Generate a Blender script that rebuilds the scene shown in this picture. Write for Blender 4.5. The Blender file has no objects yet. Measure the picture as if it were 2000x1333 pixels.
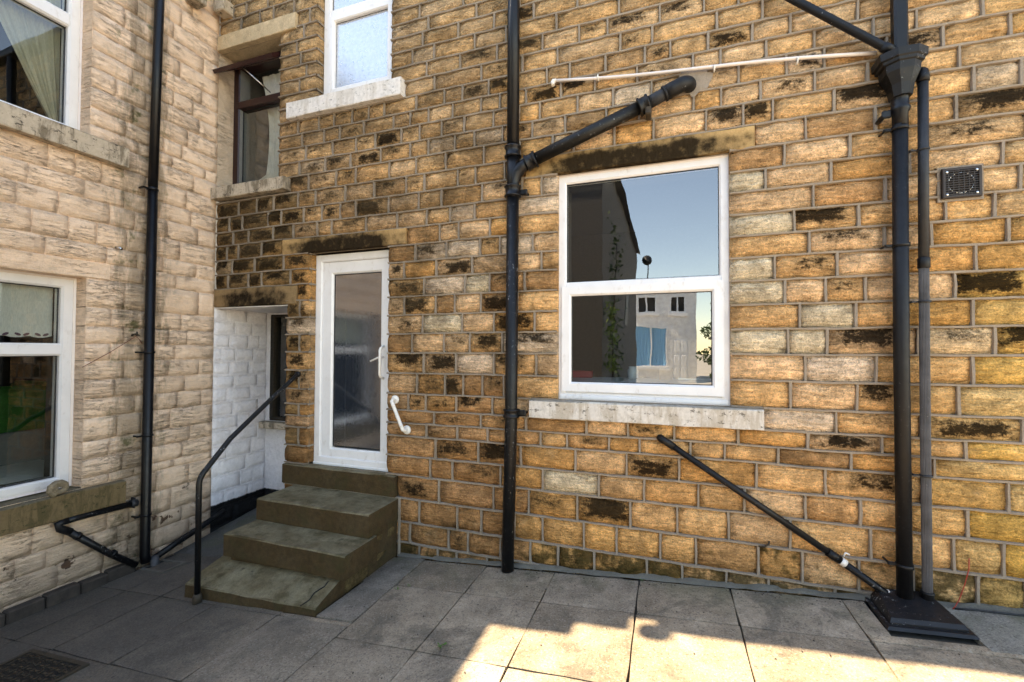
import bpy, math, random
from math import sin, cos, pi, radians, sqrt
from mathutils import Vector, Matrix, noise as mnoise

R = random.Random(7)
S = bpy.context.scene
COL = S.collection

# ---------------------------------------------------------------- camera
H = 1.80
cam_d = bpy.data.cameras.new('camera'); cam = bpy.data.objects.new('camera', cam_d); COL.objects.link(cam)
cam_d.sensor_width = 36.0; cam_d.lens = 36.0 * 857.76 / 2000.0
cam_d.clip_start = 0.02; cam_d.clip_end = 3000
yaw, pitch, roll = radians(19.295), radians(1.2567), radians(0.2018)
_f = Vector((-sin(yaw), cos(yaw), 0)); _r = Vector((cos(yaw), sin(yaw), 0)); _u = Vector((0, 0, 1))
f2 = _f * cos(pitch) + _u * sin(pitch); u2 = _u * cos(pitch) - _f * sin(pitch)
r3 = _r * cos(roll) + u2 * sin(roll); u3 = u2 * cos(roll) - _r * sin(roll)
m = Matrix((r3, u3, -f2)).transposed().to_4x4(); m.translation = Vector((0, -3.6, H))
cam.matrix_world = m
S.camera = cam

# ---------------------------------------------------------------- sky, sun, exposure
SUN = Vector((-0.60, 0.088, 1.0)).normalized()          # towards the sun
W = bpy.data.worlds.new('World'); S.world = W; W.use_nodes = True
wn = W.node_tree; wn.nodes.clear()
wo = wn.nodes.new('ShaderNodeOutputWorld'); wb = wn.nodes.new('ShaderNodeBackground'); sk = wn.nodes.new('ShaderNodeTexSky')
sk.sky_type = 'NISHITA'; sk.sun_disc = False
sk.sun_elevation = math.asin(SUN.z); sk.sun_rotation = math.atan2(SUN.x, SUN.y)
sk.air_density = 1.0; sk.dust_density = .1; sk.ozone_density = 3.5
wb.inputs['Strength'].default_value = 0.15
wn.links.new(sk.outputs[0], wb.inputs[0]); wn.links.new(wb.outputs[0], wo.inputs[0])
sl = bpy.data.lights.new('sun', 'SUN'); sl.energy = 3.6; sl.angle = radians(0.53); sl.color = (1, 0.965, 0.90)
so = bpy.data.objects.new('sun', sl); COL.objects.link(so)
so.rotation_euler = SUN.to_track_quat('Z', 'Y').to_euler(); so.location = (-6, 1, 14)
S.view_settings.view_transform = 'Standard'; S.view_settings.look = 'None'
S.view_settings.exposure = 2.36; S.view_settings.gamma = 1.0
S.view_settings.use_curve_mapping = False
if hasattr(S.view_settings, 'use_white_balance'):              # the camera's shade white balance
    S.view_settings.use_white_balance = True; S.view_settings.white_balance_temperature = 9600; S.view_settings.white_balance_tint = 12
S.cycles.use_denoising = True; S.cycles.use_adaptive_sampling = True; S.cycles.adaptive_threshold = .022
S.cycles.max_bounces = 6; S.cycles.diffuse_bounces = 4; S.cycles.glossy_bounces = 3; S.cycles.transparent_max_bounces = 8

# ---------------------------------------------------------------- mesh helper
WLOC = {}
class MB:
    def __init__(s): s.v = []; s.f = []; s.c = []; s.d = []; s.sm = []; s.col = (1, 1, 1, 1); s.dat = (0, 0, 0, 0)
    def add(s, vs, fs, cols=None, dats=None, smooth=False):
        n = len(s.v); s.v += [tuple(p) for p in vs]; s.f += [tuple(i + n for i in f) for f in fs]
        s.c += cols if cols else [s.col] * len(vs); s.d += dats if dats else [s.dat] * len(vs)
        s.sm += [smooth] * len(fs)
    def box(s, x0, x1, y0, y1, z0, z1, bev=0.0):
        if x0 > x1: x0, x1 = x1, x0
        if y0 > y1: y0, y1 = y1, y0
        if z0 > z1: z0, z1 = z1, z0
        if bev <= 0:
            s.add([(x, y, z) for z in (z0, z1) for y in (y0, y1) for x in (x0, x1)],
                  [(0, 2, 3, 1), (4, 5, 7, 6), (0, 1, 5, 4), (2, 6, 7, 3), (0, 4, 6, 2), (1, 3, 7, 5)]); return
        b = min(bev, (x1 - x0) * .45, (y1 - y0) * .45, (z1 - z0) * .45); V = []; ix = {}
        for sx in (0, 1):
            for sy in (0, 1):
                for sz in (0, 1):
                    for k in range(3):
                        p = [x1 if sx else x0, y1 if sy else y0, z1 if sz else z0]; q = [sx, sy, sz]
                        for j in range(3):
                            if j != k: p[j] += -b if q[j] else b
                        ix[sx, sy, sz, k] = len(V); V.append(p)
        F = []
        for k in range(3):
            i, j = (k + 1) % 3, (k + 2) % 3
            for e in (0, 1):
                loop = []
                for (a, c) in ((0, 0), (1, 0), (1, 1), (0, 1)):
                    q = [0, 0, 0]; q[k] = e; q[i] = a; q[j] = c; loop.append(ix[q[0], q[1], q[2], k])
                F.append(loop if e else loop[::-1])
        for k in range(3):
            i, j = (k + 1) % 3, (k + 2) % 3
            for a in (0, 1):
                for c in (0, 1):
                    def g(t, kk):
                        q = [0, 0, 0]; q[k] = t; q[i] = a; q[j] = c; return ix[q[0], q[1], q[2], kk]
                    lp = [g(0, i), g(1, i), g(1, j), g(0, j)]
                    F.append(lp if (a == c) else lp[::-1])
        for sx in (0, 1):
            for sy in (0, 1):
                for sz in (0, 1):
                    lp = [ix[sx, sy, sz, k] for k in range(3)]
                    F.append(lp if (sx + sy + sz) % 2 else lp[::-1])
        s.add(V, F)
    def tube(s, pts, r, n=14, cap=True, smooth=True, rib=0.0):
        pts = [Vector(p) for p in pts]; V = []; F = []
        rs = r if isinstance(r, (list, tuple)) else [r] * len(pts)
        t0 = (pts[1] - pts[0]).normalized(); a = Vector((0, 0, 1)) if abs(t0.z) < .9 else Vector((0, 1, 0))
        nrm = t0.cross(a).normalized()
        for i, p in enumerate(pts):
            t = ((pts[min(i + 1, len(pts) - 1)] - p).normalized() + (p - pts[max(i - 1, 0)]).normalized())
            t = t.normalized() if t.length > 1e-6 else t0
            nrm = (nrm - t * nrm.dot(t)).normalized(); bn = t.cross(nrm)
            for k in range(n):
                an = 2 * pi * k / n; rr = rs[i] * (1 - (rib if k % 2 else 0))
                V.append(p + nrm * cos(an) * rr + bn * sin(an) * rr)
        for i in range(len(pts) - 1):
            for k in range(n):
                F.append((i * n + k, i * n + (k + 1) % n, (i + 1) * n + (k + 1) % n, (i + 1) * n + k))
        s.add(V, F, smooth=smooth)
        if cap:
            b = len(s.v) - len(V)
            s.f.append(tuple(b + k for k in range(n))[::-1]); s.f.append(tuple(b + (len(pts) - 1) * n + k for k in range(n))); s.sm += [False, False]
    def lathe(s, o, ax, prof, n=20, smooth=True):
        ax = Vector(ax).normalized(); o = Vector(o)
        pts = [o + ax * h for r, h in prof]; V = []; F = []
        a = Vector((0, 0, 1)) if abs(ax.z) < .9 else Vector((0, 1, 0)); u = ax.cross(a).normalized(); w = ax.cross(u)
        for (r, h), p in zip(prof, pts):
            for k in range(n):
                an = 2 * pi * k / n; V.append(p + u * cos(an) * r + w * sin(an) * r)
        for i in range(len(prof) - 1):
            for k in range(n): F.append((i * n + k, i * n + (k + 1) % n, (i + 1) * n + (k + 1) % n, (i + 1) * n + k))
        F.append(tuple(range(n))[::-1]); F.append(tuple((len(prof) - 1) * n + k for k in range(n)))
        s.add(V, F, smooth=smooth)
    def build(s, name, mat, parent=None):
        base = WLOC.get(parent.name, Vector()) if parent else Vector()
        lo = [min(p[i] for p in s.v) for i in range(3)]; hi = [max(p[i] for p in s.v) for i in range(3)]
        o = Vector(((lo[0] + hi[0]) / 2, (lo[1] + hi[1]) / 2, lo[2]))
        me = bpy.data.meshes.new(name); me.from_pydata([(p[0] - o.x, p[1] - o.y, p[2] - o.z) for p in s.v], [], s.f)
        me.polygons.foreach_set('use_smooth', s.sm)
        a = me.attributes.new('scol', 'FLOAT_COLOR', 'POINT'); a.data.foreach_set('color', [x for c in s.c for x in c])
        a = me.attributes.new('sdat', 'FLOAT_COLOR', 'POINT'); a.data.foreach_set('color', [x for c in s.d for x in c])
        me.materials.append(mat); me.update()
        ob = bpy.data.objects.new(name, me); COL.objects.link(ob)
        ob.location = o - base
        if parent: ob.parent = parent
        WLOC[ob.name] = o
        return ob

def thing(name, label, cat, loc=(0, 0, 0), group=None):
    o = bpy.data.objects.new(name, None); COL.objects.link(o); o.location = loc; o.empty_display_size = .1
    WLOC[o.name] = Vector(loc); return tag(o, label, cat, group)
def tag(o, label, cat, group=None):
    o['label'] = label; o['category'] = cat
    if group: o['group'] = group
    return o
def kind(o, k): o['kind'] = k; return o

# ---------------------------------------------------------------- materials
class NT:
    def __init__(s, name):
        s.m = bpy.data.materials.new(name); s.m.use_nodes = True; s.t = s.m.node_tree; s.t.nodes.clear()
        s.out = s.t.nodes.new('ShaderNodeOutputMaterial')
    def n(s, typ, props=None, **inp):
        nd = s.t.nodes.new('ShaderNode' + typ)
        for k, v in (props or {}).items(): setattr(nd, k, v)
        for k, v in inp.items():
            key = int(k[1:]) if k[0] == 'i' and k[1:].isdigit() else k.replace('_', ' ')
            s.set(nd.inputs[key], v)
        return nd
    def set(s, sock, v):
        if hasattr(v, 'is_output'): s.t.links.new(v, sock)
        elif hasattr(v, 'outputs'): s.t.links.new(v.outputs[0], sock)
        else:
            if isinstance(v, (tuple, list)) and len(v) == 3 and sock.type == 'RGBA': v = (*v, 1)
            sock.default_value = v
    def math(s, op, a, b=0.0, c=0.0, clamp=False): return s.n('Math', {'operation': op, 'use_clamp': clamp}, i0=a, i1=b, i2=c).outputs[0]
    def mix(s, f, a, b, mode='MIX'):
        nd = s.t.nodes.new('ShaderNodeMix'); nd.data_type = 'RGBA'; nd.blend_type = mode; nd.clamp_factor = True
        s.set(nd.inputs[0], f); s.set(nd.inputs[6], a); s.set(nd.inputs[7], b); return nd.outputs[2]
    def pos(s): return s.n('NewGeometry').outputs['Position']
    def vmap(s, v, scale, rot=(0, 0, 0)): return s.n('Mapping', None, Vector=v, Scale=scale, Rotation=rot).outputs[0]
    def noise(s, v, sc, det=4, rough=.55, dist=0.0): return s.n('TexNoise', None, Vector=v, Scale=sc, Detail=det, Roughness=rough, Distortion=dist).outputs['Fac']
    def ramp(s, v, a, b, c=0.0, d=1.0): return s.n('MapRange', {'interpolation_type': 'SMOOTHSTEP'}, Value=v, From_Min=a, From_Max=b, To_Min=c, To_Max=d).outputs[0]
    def val(s, v, lo, hi): return s.n('MapRange', None, Value=v, From_Min=0.25, From_Max=0.75, To_Min=lo, To_Max=hi).outputs[0]
    def mulc(s, c, v):
        nd = s.n('VectorMath', {'operation': 'SCALE'}, i0=c, Scale=v); return nd.outputs[0]
    def attr(s, nm): return s.n('Attribute', {'attribute_name': nm})
    def bump(s, h, dist, strength=1.0): return s.n('Bump', None, Height=h, Distance=dist, Strength=strength).outputs[0]
    def pbr(s, col, rough=.8, normal=None, spec=.5, metal=0.0, **k):
        b = s.n('BsdfPrincipled', None, Base_Color=col, Roughness=rough, Metallic=metal)
        b.inputs['Specular IOR Level'].default_value = spec
        if normal: s.set(b.inputs['Normal'], normal)
        for kk, v in k.items(): s.set(b.inputs[kk.replace('_', ' ')], v)
        s.t.links.new(b.outputs[0], s.out.inputs[0]); return s.m

def stain(t, p):
    """broad smoke and damp staining that runs over stones and joints alike, heaviest towards the old chimney side"""
    x = t.n('SeparateXYZ', None, Vector=p); w_ = t.math('MULTIPLY', t.ramp(x.outputs[0], .6, -2.6), t.ramp(x.outputs[2], .5, 2.2, .55, 1))
    n = t.noise(t.vmap(p, (1.5, 1.5, 2.6)), 1.0, 6, .68, .5)
    return t.math('MULTIPLY', t.ramp(t.math('MULTIPLY_ADD', w_, .16, n), .54, .78), .62)
def mat_stone():
    t = NT('sandstone'); p = t.pos()
    c = t.attr('scol').outputs['Color']; da = t.attr('sdat'); dat = da.outputs['Color']
    sep = t.n('SeparateColor', None, Color=dat); u, v, soot = sep.outputs[0], sep.outputs[1], sep.outputs[2]
    al = da.outputs['Alpha']                                       # green algae amount
    n1 = t.noise(p, 7, 4, .6); big = t.noise(p, 2.2, 3)
    bed = t.noise(t.vmap(p, (9, 9, 48), (0.05, 0.12, 0)), 1.0, 4, .62, .6)
    fine = t.noise(p, 110, 3, .7); mid = t.noise(p, 34, 4, .68)
    col = t.mulc(c, t.val(n1, .54, 1.44)); col = t.mulc(col, t.val(bed, .58, 1.38))
    col = t.mulc(col, t.ramp(t.noise(p, 52, 3, .6), .58, .72, 1.0, .58)); col = t.mulc(col, t.ramp(t.noise(t.vmap(p, (14, 14, 60), (0, -.1, 0)), 1.0, 3, .6, .8), .56, .70, 1.0, .74)); col = t.mulc(col, t.val(fine, .52, 1.48)); col = t.mulc(col, t.val(mid, .72, 1.28))
    iron = t.ramp(t.noise(t.vmap(p, (3.1, 3.1, 6)), 2.2, 3, .6, .5), .52, .70)
    col = t.mix(t.math('MULTIPLY', iron, .55), col, t.mulc(c, (.80)), 'MIX')
    col = t.mix(t.math('MULTIPLY', t.ramp(t.noise(p, 4.6, 4, .65), .56, .72), .28), col, (.62, .44, .25))
    # grey weathering film
    gw = t.ramp(t.noise(t.vmap(p, (5, 5, 9)), 1.7, 5, .7), .50, .72)
    col = t.mix(t.math('MULTIPLY', gw, t.math('MULTIPLY_ADD', soot, .40, .04)), col, (.13, .088, .05))
    # black crust with a ragged edge inside the face of a stone
    eu = t.math('ABSOLUTE', t.math('SUBTRACT', u, .5)); ev = t.math('ABSOLUTE', t.math('SUBTRACT', v, .55))
    edge = t.math('MAXIMUM', t.math('MULTIPLY', eu, .9), ev)
    s1 = t.noise(t.vmap(p, (15, 15, 26)), 1.0, 5, .70, .25)
    s2 = t.noise(p, 70, 4, .75)
    mm = t.math('ADD', t.math('MULTIPLY_ADD', s2, .95, t.math('MULTIPLY_ADD', s1, 1.5, -.08)), t.math('MULTIPLY', t.math('SUBTRACT', soot, .5), .95))
    mm = t.math('SUBTRACT', mm, t.math('MULTIPLY', t.ramp(edge, .10, .56), .72))
    mask = t.ramp(mm, 1.06, 1.48)
    col = t.mix(t.math('MULTIPLY', t.ramp(mm, .70, 1.25), .42), col, t.mulc((.15, .092, .042), t.val(mid, .5, 1.5)))
    col = t.mix(t.math('MULTIPLY', mask, .93), col, t.mix(fine, (.0006, .0005, .0004), (.009, .006, .0035)))
    g = t.ramp(t.math('ADD', t.noise(p, 9, 4, .65), t.math('MULTIPLY', t.math('SUBTRACT', al, .5), .8)), .55, .78)
    col = t.mix(t.math('MULTIPLY', g, .85), col, t.mix(mid, (.022, .016, .006), (.075, .058, .018)))
    col = t.mix(stain(t, p), col, t.mulc((.085, .055, .028), t.val(mid, .4, 1.6)))
    h = t.math('ADD', t.math('MULTIPLY', bed, 1.1), t.math('MULTIPLY', mid, .9)); h = t.math('ADD', h, t.math('MULTIPLY', fine, .28))
    h = t.math('ADD', h, t.math('MULTIPLY', n1, .6))
    return t.pbr(col, .95, t.bump(h, .027, 1.0), .06)
def mat_mortar(name, a, b, dirt=.5):
    t = NT(name); p = t.pos()
    col = t.mix(t.noise(p, 6, 6, .65), a, b); f = t.noise(p, 120, 4, .7)
    col = t.mulc(col, t.val(f, .82, 1.18))
    col = t.mix(t.math('MULTIPLY', t.ramp(t.noise(p, 11, 7, .7), .54, .74), dirt), col, (.06, .05, .04))
    col = t.mix(t.math('MULTIPLY', stain(t, p), .75), col, (.09, .068, .045))
    return t.pbr(col, .95, t.bump(t.math('ADD', f, t.math('MULTIPLY', t.noise(p, 40, 4), 1.5)), .006, .7), .2)
def mat_painted():
    t = NT('painted_stone'); p = t.pos(); c = t.attr('scol').outputs['Color']
    sx = t.n('SeparateXYZ', None, Vector=p); y, z = sx.outputs[1], sx.outputs[2]
    tool = t.noise(t.vmap(p, (5, 5, 42), (.10, 0, 0)), 1.0, 5, .70, .9)
    tool2 = t.noise(t.vmap(p, (22, 22, 90), (-.06, 0, 0)), 1.0, 4, .6, .4)
    mid = t.noise(p, 26, 4, .65); fine = t.noise(p, 120, 2, .6)
    patch = t.ramp(t.noise(p, 2.0, 4, .6), .38, .62)                # rough tooled against smoother
    col = t.mulc(c, t.val(t.noise(p, 1.6, 4, .6), .92, 1.06)); col = t.mulc(col, t.val(fine, .92, 1.08))
    col = t.mulc(col, t.val(mid, .90, 1.08))
    cre = t.math('MULTIPLY', t.ramp(tool, .50, .36), t.ramp(mid, .40, .60, .25, 1))
    col = t.mix(t.math('MULTIPLY', cre, .20), col, (.30, .20, .13))
    stroke = t.math('MULTIPLY', t.ramp(t.math('ABSOLUTE', t.math('SUBTRACT', tool, .47)), .018, .003), t.ramp(t.noise(p, 3.0, 4, .6), .44, .58, .12, 1))
    col = t.mix(t.math('MULTIPLY', stroke, .52), col, (.16, .105, .055))
    dp = t.math('ABSOLUTE', t.math('ADD', y, .74))                  # run-off beside the down pipe
    nearp = t.ramp(dp, .42, .02)
    st = t.noise(t.vmap(p, (9, 9, 2.4)), 1.0, 4, .68)
    dirt = t.ramp(t.math('ADD', st, t.math('MULTIPLY', nearp, .40)), .62, .92)
    col = t.mix(t.math('MULTIPLY', dirt, .55), col, t.mix(mid, (.085, .065, .035), (.15, .12, .07)))
    gr = t.math('MULTIPLY', t.ramp(t.noise(p, 5.5, 4, .7), .56, .70), t.math('MULTIPLY_ADD', nearp, .7, .14))
    col = t.mix(gr, col, (.10, .105, .035))
    low = t.ramp(t.math('ADD', z, t.math('MULTIPLY', t.noise(p, 4, 5, .6), .9)), .95, .15)
    col = t.mix(t.math('MULTIPLY', low, .45), col, t.mix(t.ramp(t.noise(p, 8, 5), .45, .6), (.16, .11, .075), (.07, .06, .032)))
    flake = t.math('MULTIPLY', t.ramp(t.noise(p, 5.2, 7, .6), .60, .63), t.ramp(z, .75, .15))
    col = t.mix(flake, col, t.mix(mid, (.16, .085, .04), (.10, .06, .05)))
    h = t.math('ADD', t.math('MULTIPLY', tool, t.math('MULTIPLY_ADD', patch, 1.2, .5)), t.math('MULTIPLY', tool2, t.math('MULTIPLY', patch, .7)))
    h = t.math('ADD', h, t.math('MULTIPLY', mid, .6)); h = t.math('SUBTRACT', h, t.math('MULTIPLY', stroke, .35)); h = t.math('ADD', h, t.math('MULTIPLY', fine, .25))
    return t.pbr(col, .88, t.bump(h, .014, 1.0), .25)
def mat_whitebrick():
    t = NT('white_painted_stone'); p = t.pos()
    sx = t.n('SeparateXYZ', None, Vector=p); z = sx.outputs[2]
    mid = t.noise(p, 28, 4, .62, .6); fine = t.noise(p, 120, 2)
    col = t.mulc((.93, .90, .91), t.val(t.noise(p, 5, 5), .86, 1.05)); col = t.mulc(col, t.val(mid, .86, 1.08))
    col = t.mix(t.ramp(t.noise(p, 13, 7, .7), .60, .80, 0, .45), col, (.30, .24, .20))
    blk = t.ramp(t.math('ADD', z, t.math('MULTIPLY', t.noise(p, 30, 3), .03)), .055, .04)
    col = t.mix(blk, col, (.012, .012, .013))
    return t.pbr(col, .75, t.bump(t.math('ADD', mid, t.math('MULTIPLY', fine, .3)), .016, 1.0), .3)
def mat_slab(name='concrete_slab', wet=0.0):
    t = NT(name); p = t.pos(); c = t.attr('scol').outputs['Color']
    sx = t.n('SeparateXYZ', None, Vector=p)
    f1 = t.noise(p, 190, 3, .7); f2 = t.noise(p, 75, 4, .7); f3 = t.noise(p, 5, 5, .68); f4 = t.noise(p, 1.3, 4)
    agg = t.n('TexVoronoi', {'feature': 'F1'}, Vector=p, Scale=120.0, Randomness=1.0)
    col = t.mulc(c, t.val(f1, .66, 1.34)); col = t.mulc(col, t.val(f2, .70, 1.30)); col = t.mulc(col, t.val(f3, .56, 1.36)); col = t.mulc(col, t.val(f4, .70, 1.25))
    sp = t.n('SeparateColor', None, Color=agg.outputs['Color'])
    col = t.mix(t.ramp(sp.outputs[0], .92, .94, 0, .35), col, (.50, .45, .38)); col = t.mix(t.ramp(sp.outputs[1], .92, .94, 0, .45), col, (.07, .06, .055))
    darker = t.ramp(t.math('ADD', sx.outputs[0], t.math('MULTIPLY', t.noise(p, 1.6, 5, .6), 1.6)), -.4, -2.9)  # slabs turn darker towards the left, with a noisy edge
    col = t.mix(t.math('MULTIPLY', darker, .78), col, t.mulc((.055, .051, .048), t.val(f2, .6, 1.4)))
    gr = t.math('MULTIPLY', t.ramp(sx.outputs[1], -.55, -.02), t.ramp(t.noise(p, 4, 6, .65), .40, .66))
    col = t.mix(t.math('MULTIPLY', gr, .55), col, (.10, .105, .05))
    col = t.mix(t.ramp(t.noise(p, 16, 5, .72), .58, .72, 0, .6), col, (.06, .055, .05))
    col = t.mix(t.ramp(t.noise(p, 2.4, 6, .7, .6), .52, .66, 0, .55), col, t.mulc((.085, .075, .062), t.val(f2, .5, 1.5)))
    spot = t.n('TexVoronoi', {'feature': 'F1'}, Vector=p, Scale=5.0)
    col = t.mix(t.ramp(spot.outputs['Distance'], .055, .03, 0, .7), col, (.05, .045, .04))
    h = t.math('ADD', t.math('MULTIPLY', f2, 1.0), t.math('MULTIPLY', f1, .5))
    return t.pbr(col, .9, t.bump(h, .006, .8), .25)
def mat_step():
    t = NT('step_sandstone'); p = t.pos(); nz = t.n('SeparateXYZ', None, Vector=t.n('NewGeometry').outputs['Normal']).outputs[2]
    f1 = t.noise(p, 120, 4, .7); f2 = t.noise(p, 22, 6, .66); f3 = t.noise(p, 4.5, 6, .65)
    col = t.mix(t.ramp(f3, .35, .65), (.135, .105, .058), (.225, .19, .12))
    col = t.mulc(col, t.val(f1, .72, 1.28)); col = t.mulc(col, t.val(f2, .74, 1.26))
    col = t.mix(t.ramp(nz, .85, .45, 0, .88), col, t.mulc((.050, .027, .009), t.val(f2, .6, 1.4)))      # upright faces mixed to dark brown, treads left lighter
    col = t.mix(t.ramp(t.noise(p, 7, 5, .68), .50, .66, 0, .5), col, (.045, .040, .014))
    col = t.mix(t.ramp(t.noise(t.vmap(p, (3, 3, 3)), 3.0, 7, .7), .58, .72, 0, .7), col, (.035, .028, .018))
    h = t.math('ADD', f2, t.math('MULTIPLY', f1, .4))
    return t.pbr(col, .9, t.bump(h, .012, .8), .25)
def mat_sill(name, paint, under, amt, dark=(.045, .038, .028)):
    t = NT(name); p = t.pos(); sx = t.n('SeparateXYZ', None, Vector=p)
    f = t.noise(p, 30, 7, .7); f2 = t.noise(p, 110, 3); drip = t.noise(t.vmap(p, (11, 11, 2.6)), 1.0, 6, .72, .3)
    col = t.mulc(paint, t.val(f, .78, 1.14))
    col = t.mix(t.ramp(drip, .46, .62, 0, amt), col, under)
    col = t.mix(t.ramp(t.noise(t.vmap(p, (14, 14, 24)), 1.0, 6, .78), .55, .64, 0, amt * 1.35), col, t.mulc(dark, t.val(f2, .4, 2.0)))
    nz = t.n('SeparateXYZ', None, Vector=t.n('NewGeometry').outputs['Normal']).outputs[2]
    col = t.mix(t.math('MULTIPLY', t.ramp(nz, .6, .9), .6), col, t.mulc((.16, .14, .10), t.val(f, .5, 1.5)))
    return t.pbr(col, .85, t.bump(t.math('ADD', f, t.math('MULTIPLY', f2, .3)), .006, .8), .3)
def mat_lintel(soot):
    t = NT('lintel_stone'); p = t.pos(); c = t.attr('scol').outputs['Color']; dat = t.attr('sdat').outputs['Color']
    sep = t.n('SeparateColor', None, Color=dat); u, v, so = sep.outputs[0], sep.outputs[1], sep.outputs[2]
    tool = t.noise(t.vmap(p, (40, 40, 14), (0, .6, 0)), 1.0, 4, .6); f = t.noise(p, 110, 4, .7); m_ = t.noise(p, 9, 7, .68)
    col = t.mulc(c, t.val(m_, .68, 1.30)); col = t.mulc(col, t.val(f, .75, 1.25))
    mm = t.math('ADD', t.math('MULTIPLY_ADD', f, .12, m_), t.math('MULTIPLY', t.math('SUBTRACT', so, .5), .55))
    mm = t.math('SUBTRACT', mm, t.math('MULTIPLY', t.ramp(t.math('ABSOLUTE', t.math('SUBTRACT', u, .5)), .22, .48), .30))
    mm = t.math('SUBTRACT', mm, t.math('MULTIPLY', t.ramp(v, .55, .95), .2))
    col = t.mix(t.math('MULTIPLY', t.ramp(mm, .36, .80), .96), col, t.mulc((.003, .0022, .0016), t.val(tool, .2, 4.0)))
    return t.pbr(col, .9, t.bump(t.math('ADD', tool, t.math('MULTIPLY', m_, .6)), .010, .9), .06)
def mat_upvc(name='white_upvc', col=(.80, .79, .79)):
    t = NT(name); p = t.pos()
    c = t.mulc(col, t.val(t.noise(p, 7, 5), .94, 1.03))
    c = t.mix(t.ramp(t.noise(t.vmap(p, (18, 18, 9)), 1.0, 5, .7), .54, .76, 0, .42), c, (.46, .39, .33))
    return t.pbr(c, .32, None, .5)
def mat_pipe(name, col, rough, flake=.0, rust=.0, ang=30):
    t = NT(name); p = t.pos()
    n = t.noise(p, 26, 7, .7); c = t.mulc(col, t.val(t.noise(p, 9, 5), .6, 1.5))
    if flake:
        fm = t.ramp(t.math('ADD', t.noise(p, 46, 7, .72), t.math('MULTIPLY', t.noise(p, 2.5, 3), .25)), .80 - flake, .84 - flake)
        c = t.mix(t.math('MULTIPLY', fm, .8), c, (.36, .37, .38))
    if rust: c = t.mix(t.ramp(t.noise(p, 14, 6, .7), .60, .74, 0, rust), c, (.13, .055, .022))
    return t.pbr(c, t.val(n, rough - .08, rough + .18), t.bump(n, .003, .6), .35)
def mat_plain(name, col, rough=.6, var=.15, sc=20, bump=0.0, metal=0.0, spec=.5):
    t = NT(name); p = t.pos(); n = t.noise(p, sc, 6, .66)
    c = t.mulc(col, t.val(n, 1 - var, 1 + var))
    return t.pbr(c, rough, t.bump(n, bump, .8) if bump else None, spec, metal)
def mat_glass(name, base=.16, tint=(.86, .90, .88), rough=0.0, bump=0.0, bscale=60):
    t = NT(name); lw = t.n('LayerWeight', None, Blend=.5); p = t.pos()
    fac = t.math('MULTIPLY_ADD', t.math('POWER', lw.outputs['Facing'], 4.0), 1 - base, base, clamp=True)
    g = t.n('BsdfGlossy', None, Color=(1, 1, 1), Roughness=rough); tr = t.n('BsdfTransparent', None, Color=tint)
    nz = t.noise(p, 2.2, 2, .5)
    hn = t.bump(nz, .0010, 1.0)
    if bump: hn = t.bump(t.noise(p, bscale, 4, .6, 2.5), bump, 1.0)
    t.set(g.inputs['Normal'], hn)
    mx = t.n('MixShader', None, Fac=fac, i1=tr.outputs[0], i2=g.outputs[0]); t.t.links.new(mx.outputs[0], t.out.inputs[0]); return t.m
def mat_obscure(name, base, behind, bump, bscale, rough=.06):
    t = NT(name); p = t.pos(); lw = t.n('LayerWeight', None, Blend=.5)
    h = t.noise(t.vmap(p, (1, 1, .55)), bscale, 3, .6, 3.0)
    fac = t.math('MULTIPLY_ADD', t.math('POWER', lw.outputs['Facing'], 4.0), 1 - base, base, clamp=True)
    g = t.n('BsdfGlossy', None, Color=(1, 1, 1), Roughness=rough, Normal=t.bump(h, bump, 1.0))
    d = t.n('BsdfDiffuse', None, Color=t.mulc(behind, t.val(t.noise(p, 25, 5), .8, 1.2)), Normal=t.bump(h, bump * 4, 1.0))
    tr = t.n('BsdfTransparent', None, Color=(.55, .58, .58)); m2 = t.n('MixShader', None, Fac=.7, i1=tr.outputs[0], i2=d.outputs[0])
    mx = t.n('MixShader', None, Fac=fac, i1=m2.outputs[0], i2=g.outputs[0]); t.t.links.new(mx.outputs[0], t.out.inputs[0]); return t.m
def mat_cloth(name, col, trans=.35):
    t = NT(name); p = t.pos(); n = t.noise(t.vmap(p, (160, 160, 30)), 1.0, 3)
    c = t.mulc(col, t.val(n, .86, 1.12))
    d = t.n('BsdfDiffuse', None, Color=c); tl = t.n('BsdfTranslucent', None, Color=c)
    mx = t.n('MixShader', None, Fac=trans, i1=d.outputs[0], i2=tl.outputs[0]); t.t.links.new(mx.outputs[0], t.out.inputs[0]); return t.m
def mat_leaf(name, a, b):
    t = NT(name); c = t.mix(t.noise(t.pos(), 6, 3), a, b)
    d = t.n('BsdfPrincipled', None, Base_Color=c, Roughness=.5); tl = t.n('BsdfTranslucent', None, Color=c)
    mx = t.n('MixShader', None, Fac=.3, i1=d.outputs[0], i2=tl.outputs[0]); t.t.links.new(mx.outputs[0], t.out.inputs[0]); return t.m

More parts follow.
